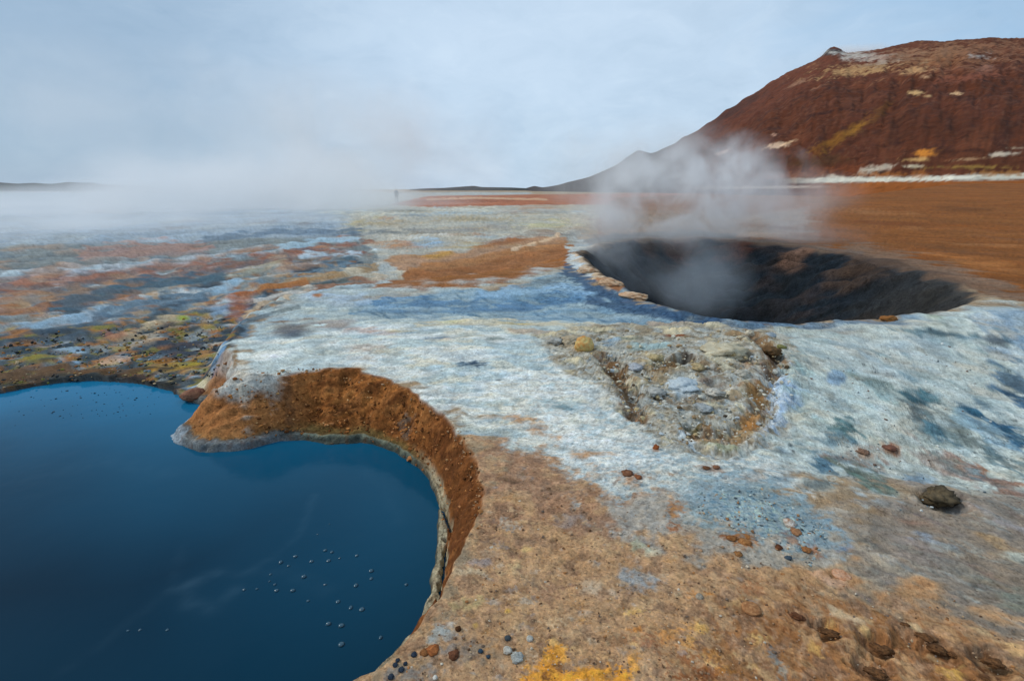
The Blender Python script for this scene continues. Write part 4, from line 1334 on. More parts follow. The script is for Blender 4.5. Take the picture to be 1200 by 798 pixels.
SIL = [(560, 230), (600, 228), (612, 222), (626, 218), (636, 220), (650, 219), (664, 214), (690, 208), (722, 194), (735, 184), (748, 176), (756, 178), (766, 181), (780, 173), (790, 169), (800, 161), (808, 158), (818, 153), (828, 145),
       (838, 140), (850, 129), (862, 124), (872, 115), (880, 112), (893, 104), (902, 96), (910, 93), (924, 84), (935, 80), (955, 71), (963, 66), (967, 61), (971, 57), (976, 55), (984, 56), (988, 61), (994, 62), (1000, 61.5), (1015, 60), (1035, 57), (1060, 51), (1075, 48), (1090, 48), (1105, 49), (1120, 47),
       (1145, 46), (1162, 44), (1172, 45), (1200, 45), (1300, 47), (1450, 62), (1650, 95), (1900, 140)]


def paint_mtn(U, V, xq, yq, T):
    c = np.empty((len(U), 3), f32)
    c[:] = alb((88, 47, 28))
    n1, n2_, n3_ = fbm(xq * 1.2, yq * .8, 4, 3), fbm(xq * 2.5, yq * 2.4, 5, 13), fbm(xq * 9, yq * 9, 3, 23)

    def mix(a, col):
        a = np.clip(a, 0, 1)[:, None]
        c[:] = c * (1 - a) + alb(col) * a

    def el(x, y, rx, ry, col, op=.85, ang=0, na=.5):
        ca, sa = math.cos(math.radians(ang)), math.sin(math.radians(ang))
        du, dv = U - x, V - y
        d_ = np.hypot((du * ca + dv * sa) / rx, (-du * sa + dv * ca) / ry)
        mix(sstep(-.1, .8, 1 - d_ + na * 1.3 * (n2_ * .6 + n3_ * .5)) * op, col)
    mix(sstep(-.3, .8, n1) * .6, (84, 46, 33))
    mix(sstep(.1, .9, n2_) * .5, (66, 38, 34))
    mix(sstep(.3, .9, n3_) * .4, (98, 62, 48))
    mix(sstep(.0, .6, n2_ * .6 - n1 * .5) * .5, (58, 34, 28))
    mix(sstep(0, .6, T - .62 + .25 * n1) * .55, (116, 72, 52))
    mix(sstep(.2, .9, fbm(xq * .9, yq * .7, 3, 83)) * .5, (108, 62, 40))
    mix(sstep(1150, 1000, U) * sstep(.35, .8, T) * .45, (112, 64, 50))
    mix(sstep(.1, .8, n3_ + .5 * n2_) * .22, (124, 84, 62))
    mix(sstep(.1, .8, -n3_ + .4 * n2_) * .22, (54, 32, 26))
    mix(sstep(840, 760, U) * .9, (72, 70, 72))  # left tail greyed: steam haze painted into the slope's colour
    el(860, 130, 60, 9, (58, 42, 40), .7, -32)
    el(1100, 68, 120, 18, (136, 94, 66), .85, -6, .9)
    el(1120, 60, 90, 8, (150, 112, 84), .6, -4, .9)
    el(1170, 62, 60, 14, (124, 82, 62), .6, 0, .8)
    el(1130, 82, 70, 6, (132, 84, 62), .5, 0, .9)
    el(1010, 81, 58, 7, (176, 140, 98), .85, -8, .9)
    el(1040, 72, 40, 5, (150, 120, 96), .7, -8, .9)
    el(1075, 82, 22, 5, (186, 146, 104), .8, -4, .6)
    el(1085, 90, 10, 3, (190, 150, 116), .8, -8, .5)
    el(1160, 80, 16, 4, (150, 108, 92), .6, 0, .8)
    el(1072, 109, 11, 3.5, (196, 160, 112), .95, 0, .5)
    el(1087, 113, 6, 2, (196, 160, 116), .9)
    el(1122, 110, 8, 2.4, (200, 164, 126), .95)
    el(935, 98, 16, 2.5, (150, 112, 90), .8, -26, .5)
    el(955, 104, 10, 2, (140, 98, 76), .7, -26)
    el(910, 171, 15, 4.5, (206, 176, 150), .95, -8, .5)
    el(927, 166, 8, 2.5, (200, 164, 130), .9, -20, .5)
    el(906, 158, 4, 2, (180, 140, 120), .8)
    el(850, 178, 14, 3, (180, 150, 138), .85, -16, .5)
    el(985, 162, 52, 8, (128, 86, 32), .85, -32, .6)
    el(1005, 150, 20, 3.5, (152, 106, 38), .8, -34, .5)
    el(960, 172, 26, 3, (128, 84, 34), .7, -30, .5)
    el(1030, 132, 22, 7, (104, 66, 32), .7, -40, .6)
    el(960, 190, 50, 10, (72, 48, 26), .7, 0, .6)
    el(968, 132, 32, 2.6, (46, 26, 24), .9, -11, .5)
    el(1010, 118, 8, 2.5, (54, 28, 24), .8, -14)
    el(1090, 150, 90, 22, (74, 40, 24), .5, 0, .6)
    el(1000, 200, 60, 9, (112, 60, 34), .8, 0, .6)
    el(950, 206, 70, 6, (122, 74, 46), .8, 0, .6)
    el(1150, 190, 120, 16, (84, 46, 26), .6, 0, .6)
    el(1130, 177, 40, 3, (54, 28, 20), .7, -4, .6)
    el(1082, 180, 17, 5, (204, 130, 50), .95, -4, .5)
    el(1074, 187, 20, 3, (190, 150, 96), .85, 0, .6)
    el(1175, 181, 18, 3, (200, 186, 168), .9, -4, .5)
    el(1190, 174, 10, 2, (186, 164, 140), .8)
    el(1140, 196, 60, 2.5, (150, 120, 60), .7, 0, .7)
    el(1130, 187, 30, 2, (176, 140, 106), .7, -4, .6)
    el(1070, 195, 14, 2, (196, 184, 160), .8, 0)
    el(980, 207, 14, 3, (200, 190, 176), .9, 6, .5)
    el(1022, 200, 24, 6, (190, 178, 162), .85, -10, .6)
    el(1030, 202, 12, 2.2, (60, 52, 48), .9, 0, .5)
    mix(sstep(0, 2, V - (213.5 - (U - 930) * .018) + 1.5 * n2_ + 5.5) * sstep(2.5, .5, V - (213.5 - (U - 930) * .018)) * sstep(900, 980, U), (206, 204, 192))
    mix(sstep(0, 2, V - (218 - (U - 860) * .01)) * sstep(4, 2, V - (218 - (U - 860) * .01)) * sstep(800, 850, U) * sstep(1000, 960, U) * .7, (206, 190, 176))
    mix(sstep(1.2, 2.5, V - (213.5 - (U - 930) * .018)) * sstep(930, 990, U), (144, 84, 40))
    el(975, 61, 22, 6, (58, 58, 62), .95, -10, .4)
    el(1012, 67, 42, 7, (190, 186, 180), .85, 6, .8)
    el(1150, 66, 14, 4, (176, 170, 166), .7, 0, .8)
    el(1130, 92, 50, 5, (132, 78, 58), .7, -6, .9)
    el(1000, 118, 60, 8, (104, 62, 44), .6, -14, .9)
    el(1050, 205, 60, 4, (150, 92, 44), .7, 0, .9)
    el(1170, 203, 40, 3, (160, 110, 60), .7, 0, .9)
    el(1050, 66, 50, 8, (140, 104, 82), .6, -6, .8)
    return c


ridge_obj("mountain", SIL, ([560, 760, 900, 1100, 1900], [420, 260, 170, 139, 139]), ([560, 640, 760, 880, 960, 1100, 1300, 1900], [900, 780, 560, 470, 430, 430, 430, 430]),
          None, 640, 250, paint_mtn, 40, 1.0)


def paint_hill(U, V, xq, yq, T):
    c = np.empty((len(U), 3), f32)
    c[:] = alb((64, 66, 66))
    a = sstep(.0, .8, fbm(xq * 3, yq * 2, 3, 7))[:, None]
    return c * (1 - a * .5) + alb((84, 74, 66)) * a * .5


HSIL = [(-420, 222), (-260, 214), (-120, 216), (-40, 214), (0, 214), (20, 215.5), (40, 214.5), (60, 216), (75, 214), (82, 213.5), (100, 214.5), (106, 213.8), (118, 216), (140, 217), (165, 218), (185, 219), (205, 220.5), (240, 222)]
ridge_obj("hill", HSIL, ([-420, 240], [620, 700]), ([-420, 240], [900, 950]), None, 260, 30, paint_hill, 70, .5)
HSIL2 = [(480, 222), (500, 221), (520, 220.5), (540, 219), (555, 218), (565, 219.5), (600, 220), (640, 222)]
ridge_obj("hill", HSIL2, ([480, 640], [640, 640]), ([480, 640], [820, 820]), None, 120, 24, paint_hill, 78, .5)


# ------------------------------------------------------------------ loose things: stones, clods, bubbles, a walker
from mathutils import noise as mn
_ico = {}


def ico(sub):
    if sub not in _ico:
        b = bmesh.new()
        bmesh.ops.create_icosphere(b, subdivisions=sub, radius=1)
        _ico[sub] = (np.array([v.co[:] for v in b.verts]), np.array([[v.index for v in f_.verts] for f_ in b.faces]))
        b.free()
    return _ico[sub]


M_ROCK = earth_mat("stone", (60, 200, 500), (.5, .004), .3, .9, 240)


def rock(px, py, w, hr, c, label, dr_=1.0, c2=None, seed=None, rough=.3, sink=.3, name="stone", group=None, rot=None, flat=False):
    """a stone about w px wide in the photograph, hr its height to width, sunk a little into the ground it lies on"""
    x, y, z = hit(px, py)
    z = float(land(np.array([x]), np.array([y]))[0]) if not flat else z
    d_ = math.hypot(x, y)
    hw = w / 2 * (y * CT + CAM_H * ST) / FPX
    sd = seed if seed is not None else int(px * 7 + py * 13)
    vs_, fs_ = ico(4 if w > 14 else 3)
    sd_v = Vector((sd * .37, sd * .11, sd * .23))
    out, cols = [], []
    ca, cb = alb(c), alb(c2 or tuple(int(q_ * .72) for q_ in c))
    for v in vs_:
        p_ = Vector(v)
        a_ = mn.fractal(p_ * 1.1 + sd_v, 1.0, 2.0, 3)
        b_ = mn.fractal(p_ * 3.7 + sd_v * 2, 1.0, 2.0, 3)
        ck = mn.cell(p_ * 2.0 + sd_v)
        c3 = mn.fractal(p_ * 9 + sd_v, 1.0, 2.0, 2)
        r_ = 1 + rough * a_ + rough * .5 * b_ + rough * .22 * c3 + rough * .12 * ck
        out.append((p_.x * r_ * hw, p_.y * r_ * hw * dr_, p_.z * r_ * hw * hr))
        t_ = min(1, max(0, .5 + .9 * b_ + .3 * a_))
        cols.append((*(ca * (1 - t_) + cb * t_), 0))
    me_ = grid_mesh(name, out, fs_, cols, M_ROCK)
    o = link(name, me_, None, label, "stone" if name != "clod" else "clod", group)
    o.location = (x, y + hw * dr_ * .3, z + hw * hr * (1 - 2 * sink) * .8)
    o.rotation_euler = (0, 0, rot if rot is not None else (sd % 628) / 100)
    return o


rock(685, 411, 23, .86, (206, 192, 132), "round cream-yellow boulder with an orange stain, standing on the white crust", c2=(196, 140, 80), rough=.16, sink=.15, name="boulder", seed=4)
rock(1105, 585, 32, .42, (112, 98, 76), "large dark brown crumbly clod sunk in the bluish crust on the right", c2=(58, 52, 42), rough=.55, name="clod", dr_=1.2, rot=1.9, sink=.5, seed=77)
rock(225, 466, 26, .55, (150, 112, 90), "flat reddish stone lying half in the water at the pool's far shore", c2=(112, 74, 62), rough=.14, sink=.3, name="stone", rot=.1)
rock(606, 773, 15, .55, (186, 190, 188), "largest pale grey stone beside the ochre puddle", c2=(140, 144, 142), rough=.3, rot=.5)
rock(595, 764, 10, .7, (220, 216, 206), "white crumbly chip touching the largest pale grey stone", rough=.45)
rock(621, 750, 8, .8, (208, 208, 200), "white pebble just above the ochre puddle", rough=.25)
rock(595, 749, 7, .7, (74, 84, 92), "dark slate pebble left of the white pebble above the ochre puddle", rough=.3)
rock(537, 738, 7, .8, (88, 58, 36), "small dark brown pebble beside the pale blue patch near the pool edge", rough=.3)
rock(507, 764, 14, .45, (172, 108, 62), "rust-orange clod on the pool brink below the pale blue patch", c2=(120, 70, 42), rough=.4, name="clod")
rock(497, 766, 9, .6, (150, 100, 60), "small ochre clod left of the rust-orange clod on the pool brink", rough=.4, name="clod")
rock(532, 769, 12, .45, (118, 76, 54), "dark brown crumbly clod right of the rust-orange clod near the pool brink", rough=.4, name="clod")
rock(563, 764, 6, .6, (52, 76, 96), "blue-black pebble on grey ground, left of the pale grey stones", rough=.3)
rock(572, 770, 5, .6, (60, 80, 96), "tiny blue-black pebble just right of a bigger blue-black one", rough=.3)
for q_, (x_, y_, w_) in enumerate([(470, 786, 7), (463, 780, 6), (458, 794, 7), (475, 778, 5), (485, 768, 7), (466, 774, 5)]):
    rock(x_, y_, w_, .6, (50, 62, 78), "small dark blue pebble in the cluster at the near pool brink", rough=.3, group="dark blue pebbles at the near pool brink", name="pebble")
rock(510, 795, 6, .7, (222, 220, 214), "bright white pebble at the bottom edge near the pool brink", rough=.3)
rock(882, 716, 22, .3, (178, 132, 92), "round tan mud lump with a dark rim in the brown foreground", c2=(142, 96, 62), rough=.10, sink=.35, name="clod")
rock(820, 701, 9, .7, (170, 160, 146), "small round grey pebble resting in a brown ring", rough=.12)
rock(736, 556, 14, .3, (136, 96, 72), "reddish brown clod on white crust below the hummock's left side", c2=(96, 60, 42), rough=.4, name="clod")
rock(748, 560, 9, .5, (150, 96, 64), "small reddish clod beside the right end of a bigger one on white crust", rough=.4, name="clod")
rock(769, 527, 7, 1.2, (160, 92, 54), "thin upright rust chip on the white crust under the hummock", rough=.4)
rock(828, 549, 8, .36, (122, 86, 62), "dark left one of two touching rust clods below the hummock", rough=.3, name="clod")
rock(840, 548, 8, .36, (150, 108, 82), "lighter right one of two touching rust clods below the hummock", rough=.3, name="clod")
rock(802, 455, 36, .34, (196, 208, 216), "pale blue-white slab in the middle of the crusted hummock", c2=(170, 184, 196), rough=.34, dr_=1.1, name="slab", sink=.4)
rock(879, 393, 11, .85, (214, 208, 190), "small white lump in the dark vent at the hummock's far edge", rough=.2)
rock(850, 413, 46, .3, (206, 200, 180), "broad cream lump of crust in the upper right of the hummock", c2=(170, 160, 136), rough=.5, name="boulder", sink=.45)
rock(668, 402, 24, .45, (198, 188, 166), "beige lump just left of the round cream-yellow boulder", c2=(160, 142, 118), rough=.34)
rock(650, 403, 18, .5, (186, 190, 190), "grey-white lump left of the beige lump near the yellow boulder", c2=(130, 128, 122), rough=.4)
rock(905, 414, 20, .5, (118, 88, 60), "olive-brown crust knob beside the right-hand vent of the hummock", c2=(78, 64, 44), rough=.4)
rock(916, 408, 10, .6, (150, 148, 96), "small yellow-green knob at the hummock's right vent", rough=.35)
rock(903, 395, 14, .5, (172, 186, 198), "pale blue crust lump at the hummock's far right corner", rough=.35)
rock(745, 433, 18, .5, (190, 196, 206), "lavender-white lump right of the left vent in the hummock", rough=.35)
rock(770, 421, 18, .4, (196, 180, 140), "sandy cream lump above the pale blue-white slab", rough=.35)
rock(818, 432, 16, .5, (196, 176, 136), "cream knob right of the central vent", rough=.35)
rock(770, 462, 22, .4, (190, 192, 190), "grey-white lump left of the pale blue-white slab", rough=.4)
rock(838, 462, 20, .4, (206, 204, 196), "white lump right of the pale blue-white slab", rough=.4)
rock(825, 480, 20, .35, (178, 186, 190), "low grey-white lump below the pale blue-white slab", rough=.4)
rock(872, 440, 18, .45, (198, 196, 186), "pale lump left of the brown streak in the hummock", rough=.4)
rock(858, 632, 10, .32, (150, 104, 62), "duller orange clod at the upper left of the rusty patch", c2=(112, 66, 34), rough=.45, name="clod")
rock(874, 637, 13, .32, (168, 122, 76), "lighter orange clod in the middle of the rusty patch", c2=(130, 80, 44), rough=.45, name="clod")
rock(866, 650, 9, .32, (156, 110, 68), "orange clod at the lower end of the rusty patch", rough=.45, name="clod")
rock(913, 643, 8, .7, (112, 70, 48), "dark red-brown pebble on the blue-grey crust right of the rusty patch", rough=.3)
rock(924, 655, 8, .5, (70, 86, 100), "blue-grey chip below the dark red-brown pebble", rough=.4)
rock(926, 616, 14, .5, (216, 214, 208), "white chip on the blue-grey crust with a brown edge", c2=(150, 110, 84), rough=.4)
rock(934, 625, 12, .5, (176, 128, 92), "tan chip next to the white chip on the blue-grey crust", rough=.4)
rock(946, 645, 10, .32, (164, 112, 70), "brown clod at the right end of the blue-grey crust", rough=.45, name="clod")
rock(1044, 526, 14, .28, (136, 92, 74), "purple-brown clod in the white crust beyond the large dark clod", c2=(96, 70, 62), rough=.4, name="clod")
rock(1012, 530, 15, .2, (140, 110, 92), "low rust clod left of the purple-brown clod", rough=.4, name="clod")
rock(1043, 375, 16, .5, (138, 100, 62), "orange-ochre block on the near right rim of the crater", c2=(140, 90, 46), rough=.3, sink=.4, name="boulder")
rock(988, 676, 20, .22, (204, 166, 140), "rounded pinkish lump on tan ground right of centre", c2=(180, 124, 88), rough=.14, sink=.35)
rock(935, 724, 16, .4, (116, 76, 52), "narrow dark brown clod between the tan mud lump and the trodden holes", c2=(80, 52, 38), rough=.45, name="clod", rot=-.6, dr_=.5)
for (x_, y_, w_, lb) in [(972, 742, 24, "dark brown clod standing for shade in the leftmost trodden hole at lower right"), (1036, 762, 28, "long brown clod standing for shade in the second trodden hole from the left at lower right"),
                         (1086, 748, 24, "purplish brown clod standing for shade in the upper row of trodden holes at lower right"), (1100, 762, 26, "knobbly dark clod standing for shade in the middle of the row of trodden holes"),
                         (1122, 770, 20, "olive-brown clod standing for shade just right of the knobbly dark clod"), (1166, 778, 30, "dark rusty clod standing for shade in the rightmost trodden hole"),
                         (1028, 790, 26, "red-brown clod standing for shade at the bottom edge below the long brown clod"), (1062, 733, 14, "small brown clod standing for shade in line above the trodden holes"),
                         (1155, 795, 18, "brown clod standing for shade at the bottom edge below the dark rusty clod")]:
    rock(x_, y_, w_ * .72, .3, (122, 86, 56), lb, c2=(74, 50, 32), rough=.6, name="clod", dr_=.6, rot=-.5, sink=.55)  # dark clods standing for the shade in the mud dips
# rock(905, 342, 52, .85, (112, 62, 50), "rusty red outcrop jutting from the crater's far wall", c2=(70, 44, 38), rough=.34, sink=.45, name="outcrop", flat=True)
rock(742, 348, 34, .3, (176, 122, 78), "rust-brown slab at the lower end of the pale ridge on the crater's left lip", c2=(206, 184, 160), rough=.3, name="slab", rot=-.7, dr_=.5, sink=.5)
rock(716, 333, 34, .3, (200, 176, 150), "buff slab in the middle of the pale ridge on the crater's left lip", c2=(150, 110, 80), rough=.3, name="slab", rot=-.8, dr_=.5, sink=.5)
rock(690, 318, 30, .3, (206, 190, 168), "cream slab at the upper end of the pale ridge on the crater's left lip", c2=(160, 120, 90), rough=.3, name="slab", rot=-.9, dr_=.5, sink=.5)
rock(1022, 206, 16, .5, (70, 62, 58), "lone dark boulder on the white streak at the mountain's foot", rough=.3, name="boulder")
rock(41, 223.6, 4, .9, (40, 40, 44), "tiny dark boulder on the far left plain before the low hill", rough=.3, name="boulder")

# --- grit and crumbs nobody could count
def scatter(name, n_, region, size, palette, sink=.3, water=False, label=None):
    vs_, fs_ = ico(1)
    nv = len(vs_)
    V, Fc, Cc = [], [], []
    pp = [region() for _ in range(n_)]
    hh = hits(pp)
    for i in range(n_):
        px, py = pp[i]
        if water:
            x, y = at(px, py, ZW)
            z = ZW
        else:
            x, y, z = hh[i]
        if not water and z < ZW + .012:
            continue
        r_ = size(px, py) * .5 * (y * CT + CAM_H * ST) / FPX
        a_ = rng.uniform(0, 6.28)
        k_ = np.array([rng.uniform(.7, 1.3), rng.uniform(.7, 1.3), rng.uniform(.45, .9)]) * r_
        jit = vs_ * k_ * (1 + .28 * np.random.RandomState(i).randn(nv, 1).clip(-1.5, 1.5))
        ca, sa = math.cos(a_), math.sin(a_)
        V.append(np.stack([jit[:, 0] * ca - jit[:, 1] * sa + x, jit[:, 0] * sa + jit[:, 1] * ca + y, jit[:, 2] + z + k_[2] * (1 - 2 * sink) + (0 if water else .001)], 1))
        Fc.append(fs_ + (len(V) - 1) * nv)
        c_ = alb(rng.choice(palette)) * rng.uniform(.8, 1.15)
        Cc.append(np.tile(np.array([*c_, 0]), (nv, 1)))
    me_ = grid_mesh(name, np.concatenate(V), np.concatenate(Fc), np.concatenate(Cc), M_ROCK)
    me_.polygons.foreach_set("use_smooth", np.zeros(len(me_.polygons), bool))
    return link(name, me_, "stuff", label)


def sz(a, b):
    return lambda px, py: a + (b - a) * rng.random() ** 3


scatter("gravel", 480, in_poly([(570, 560), (700, 580), (850, 640), (1200, 740), (1200, 797), (450, 797), (520, 715)]), sz(1.2, 4.2), [(128, 98, 74), (108, 82, 62), (186, 162, 132), (150, 124, 102), (196, 186, 170), (112, 98, 88), (158, 112, 72)], sink=.45)
scatter("gravel", 160, in_poly([(640, 394), (720, 384), (900, 388), (940, 440), (900, 510), (840, 530), (780, 520), (730, 480), (690, 440)]), sz(1.5, 7), [(206, 204, 192), (150, 128, 100), (98, 82, 62), (176, 188, 198), (186, 166, 126), (70, 60, 50)])
scatter("gravel", 300, in_poly([(820, 575), (900, 570), (975, 620), (950, 665), (880, 630), (815, 600)]), sz(1.5, 4.5), [(100, 120, 132), (150, 170, 176), (190, 196, 190), (150, 112, 80), (76, 88, 96), (176, 150, 120)], sink=.55)
scatter("gravel", 420, in_poly([(0, 400), (120, 380), (262, 372), (258, 440), (200, 452), (110, 444), (0, 456)]), sz(1.2, 4.5), [(52, 58, 64), (70, 76, 80), (150, 110, 60), (180, 160, 130), (120, 120, 60), (32, 34, 38)])
scatter("gravel", 260, in_poly([(300, 445), (440, 440), (500, 490), (545, 560), (500, 540), (430, 515), (330, 510), (230, 515)]), sz(1.2, 4), [(180, 120, 66), (120, 74, 40), (204, 160, 110), (92, 58, 34)], sink=.4)
scatter("gravel", 200, in_poly([(940, 400), (1199, 400), (1199, 600), (980, 600)]), sz(1.2, 3.5), [(90, 106, 116), (206, 214, 216), (130, 140, 144), (110, 90, 80)])
scatter("floating_crumbs", 70, in_poly([(10, 466), (110, 453), (205, 462), (180, 486), (60, 496), (10, 500)]), sz(1.2, 2.6), [(40, 44, 48), (54, 56, 58)], sink=.5, water=True)

BANKP = [(262, 420), (285, 446), (350, 440), (420, 440), (470, 462), (520, 490), (560, 545), (562, 600), (535, 650), (510, 600), (490, 560), (430, 512), (330, 510), (230, 518), (212, 508), (250, 480)]
scatter("clay_crumbs", 800, in_poly(BANKP), sz(1.0, 6), [(186, 126, 72), (160, 104, 58), (130, 82, 44), (98, 60, 32), (150, 98, 54), (176, 122, 78)], sink=.62)
scatter("clay_crumbs", 300, in_poly([(300, 436), (350, 432), (420, 433), (480, 456), (540, 505), (568, 560), (560, 620), (548, 560), (520, 495), (460, 456), (380, 444), (300, 450)]), sz(1.2, 5), [(176, 122, 74), (176, 142, 108), (150, 98, 54), (160, 132, 104), (110, 72, 42)], sink=.45)
scatter("crust_crumbs", 900, in_poly([(640, 394), (720, 384), (900, 388), (940, 440), (900, 510), (840, 530), (780, 520), (730, 480), (690, 440)]), sz(1.2, 6.5), [(196, 194, 184), (188, 184, 166), (164, 148, 122), (178, 186, 190), (186, 170, 134), (140, 124, 100), (206, 206, 200)], sink=.62)
scatter("gravel", 700, in_poly([(580, 560), (700, 580), (850, 650), (1200, 720), (1200, 797), (460, 797), (525, 715)]), sz(.9, 3.6), [(140, 110, 84), (112, 86, 66), (190, 164, 132), (160, 130, 104), (100, 76, 58), (170, 120, 76)], sink=.5)
scatter("flat_crumbs", 700, in_poly([(0, 404), (120, 384), (262, 372), (258, 440), (200, 450), (110, 440), (0, 452)]), sz(1.5, 6), [(60, 66, 70), (150, 124, 84), (176, 156, 124), (110, 116, 70), (44, 50, 54), (130, 150, 164), (150, 100, 60)], sink=.55)

# --- bubbles of gas on the pool
BUB = [(346, 652, 6), (329, 659, 6), (338, 663, 5), (317, 673, 4), (316, 681, 4), (322, 685, 5), (324, 692, 6), (343, 692, 8), (301, 690, 5), (356, 676, 7), (381, 645, 6), (389, 647, 6), (385, 657, 6),
       (398, 654, 4), (365, 658, 6), (418, 651, 5), (435, 669, 6), (435, 678, 6), (417, 686, 6), (381, 685, 5), (396, 705, 7), (411, 712, 7), (424, 714, 7), (385, 731, 7), (400, 733, 8), (446, 747, 7), (400, 755, 8),
       (476, 685, 5), (286, 691, 5), (164, 738, 4), (150, 739, 4), (196, 738, 4), (361, 704, 4), (372, 626, 3), (386, 614, 3)]
vs_, fs_ = ico(3)
vb = vs_[:, 2] > -0.35
bcol = np.tile(np.array([.020, .060, .095, 1]), (len(vs_), 1))
bub_me = grid_mesh("bubble", vs_ * np.array([1, 1, .8]), fs_, bcol, M_WATER)
bub_me.materials[0] = M_BUB
for (x_, y_, w_) in BUB:
    x, y = at(x_, y_, ZW)
    o = link("bubble", bub_me, None, ("largest lone bubble, nearest the brown shore at the pool's lower right" if (x_, y_) == (446, 747) else "one of the big bubbles in the loose row toward the pool's lower right" if w_ >= 7 else "small grey-blue bubble in the scattered patch on the dark blue pool" if x_ > 250 else "tiny pale bubble lying apart on the left of the dark pool"), "bubble", "bubbles floating on the pool")
    r_ = w_ / 2 * rng.uniform(.62, .88) * (y * CT + 2.1 * ST) / FPX
    o.scale = (r_ * rng.uniform(.85, 1.2), r_ * rng.uniform(.85, 1.2), r_ * rng.uniform(.7, 1))
    o.location = (x, y, ZW + r_ * .1)

# --- a walker standing in the steam
def skin_body(name, chain, mats):
    """chain: {key: (parent, (x, y, z), radius)}"""
    keys = list(chain)
    b = bpy.data.meshes.new(name)
    b.from_pydata([chain[k_][1] for k_ in keys], [(keys.index(chain[k_][0]), i) for i, k_ in enumerate(keys) if chain[k_][0]], [])
    o = bpy.data.objects.new(name, b)
    COL.objects.link(o)
    md = o.modifiers.new("skin", 'SKIN')
    for i, k_ in enumerate(keys):
        r_ = chain[k_][2]
        b.skin_vertices[0].data[i].radius = (r_, r_) if not isinstance(r_, tuple) else r_
    b.skin_vertices[0].data[0].use_root = True
    sb = o.modifiers.new("sub", 'SUBSURF')
    sb.levels = sb.render_levels = 1
    dg = bpy.context.evaluated_depsgraph_get()
    me_ = bpy.data.meshes.new_from_object(o.evaluated_get(dg))
    o.modifiers.clear()
    o.data = me_
    bpy.data.meshes.remove(b)
    me_.materials.clear()
    for m_ in mats:
        me_.materials.append(m_)
    return o


def plain(name, c, rough=.8):
    m_, n_, l_, p_ = new_mat(name)
    nz = n_.new("ShaderNodeTexNoise")
    nz.inputs["Scale"].default_value = 30
    rp = n_.new("ShaderNodeValToRGB")
    rp.color_ramp.elements[0].color = (*[v * .8 for v in c], 1)
    rp.color_ramp.elements[1].color = (*[v * 1.2 for v in c], 1)
    l_.new(nz.outputs["Fac"], rp.inputs["Fac"])
    l_.new(rp.outputs["Color"], p_.inputs["Base Color"])
    p_.inputs["Roughness"].default_value = rough
    return m_


CH = {"pelvis": (None, (0, 0, .95), (.16, .11)), "waist": ("pelvis", (0, 0, 1.10), (.15, .11)), "chest": ("waist", (0, 0, 1.30), (.19, .13)), "neck0": ("chest", (0, 0, 1.46), (.09, .08)), "neck": ("neck0", (0, -.005, 1.52), .058),
      "jaw": ("neck", (0, -.02, 1.58), (.075, .085)), "head": ("jaw", (0, -.01, 1.66), (.085, .098)), "crown": ("head", (0, 0, 1.73), (.06, .07))}
for s_, q_ in ((1, "r"), (-1, "l")):
    CH.update({q_ + "hip": ("pelvis", (.10 * s_, 0, .88), .105), q_ + "knee": (q_ + "hip", (.12 * s_, -.02, .48), .07), q_ + "ank": (q_ + "knee", (.13 * s_, .01, .09), .05), q_ + "toe": (q_ + "ank", (.15 * s_, -.15, .045), .045),
               q_ + "sh": ("chest", (.19 * s_, 0, 1.40), .075), q_ + "elb": (q_ + "sh", (.27 * s_, .02, 1.12), .055), q_ + "wri": (q_ + "elb", (.25 * s_, -.08, .88), .038), q_ + "palm": (q_ + "wri", (.25 * s_, -.10, .81), (.028, .04))})
    for fi, (dx_, ln) in enumerate(((-.03, .07), (-.01, .08), (.01, .075), (.03, .06))):
        CH[q_ + "f%d" % fi] = (q_ + "palm", (.25 * s_, -.105 + dx_, .81 - ln), .009)
    CH[q_ + "th"] = (q_ + "palm", (.235 * s_, -.155, .80), .010)
px_, py_, pz_ = hit(465, 237.5)
walker = skin_body("person", CH, [plain("jacket_cloth", (.05, .07, .10)), plain("trouser_cloth", (.03, .03, .035)), plain("skin", (.45, .28, .2)), plain("hair", (.03, .02, .015))])
for pl in walker.data.polygons:
    c_ = pl.center
    pl.use_smooth = True
    pl.material_index = 3 if (c_.z > 1.68 or (c_.z > 1.57 and c_.y > .03)) else 2 if (c_.z > 1.54 or c_.z < .845 and abs(c_.x) > .2 and c_.z > .6) else 0 if c_.z > .86 else 1
walker.location = (px_, py_, float(land(np.array([px_]), np.array([py_]))[0]) - .005)
walker.rotation_euler = (0, 0, .5)
walker["label"] = "person in dark clothes standing far off in the steam on the plain"
walker["category"] = "person"

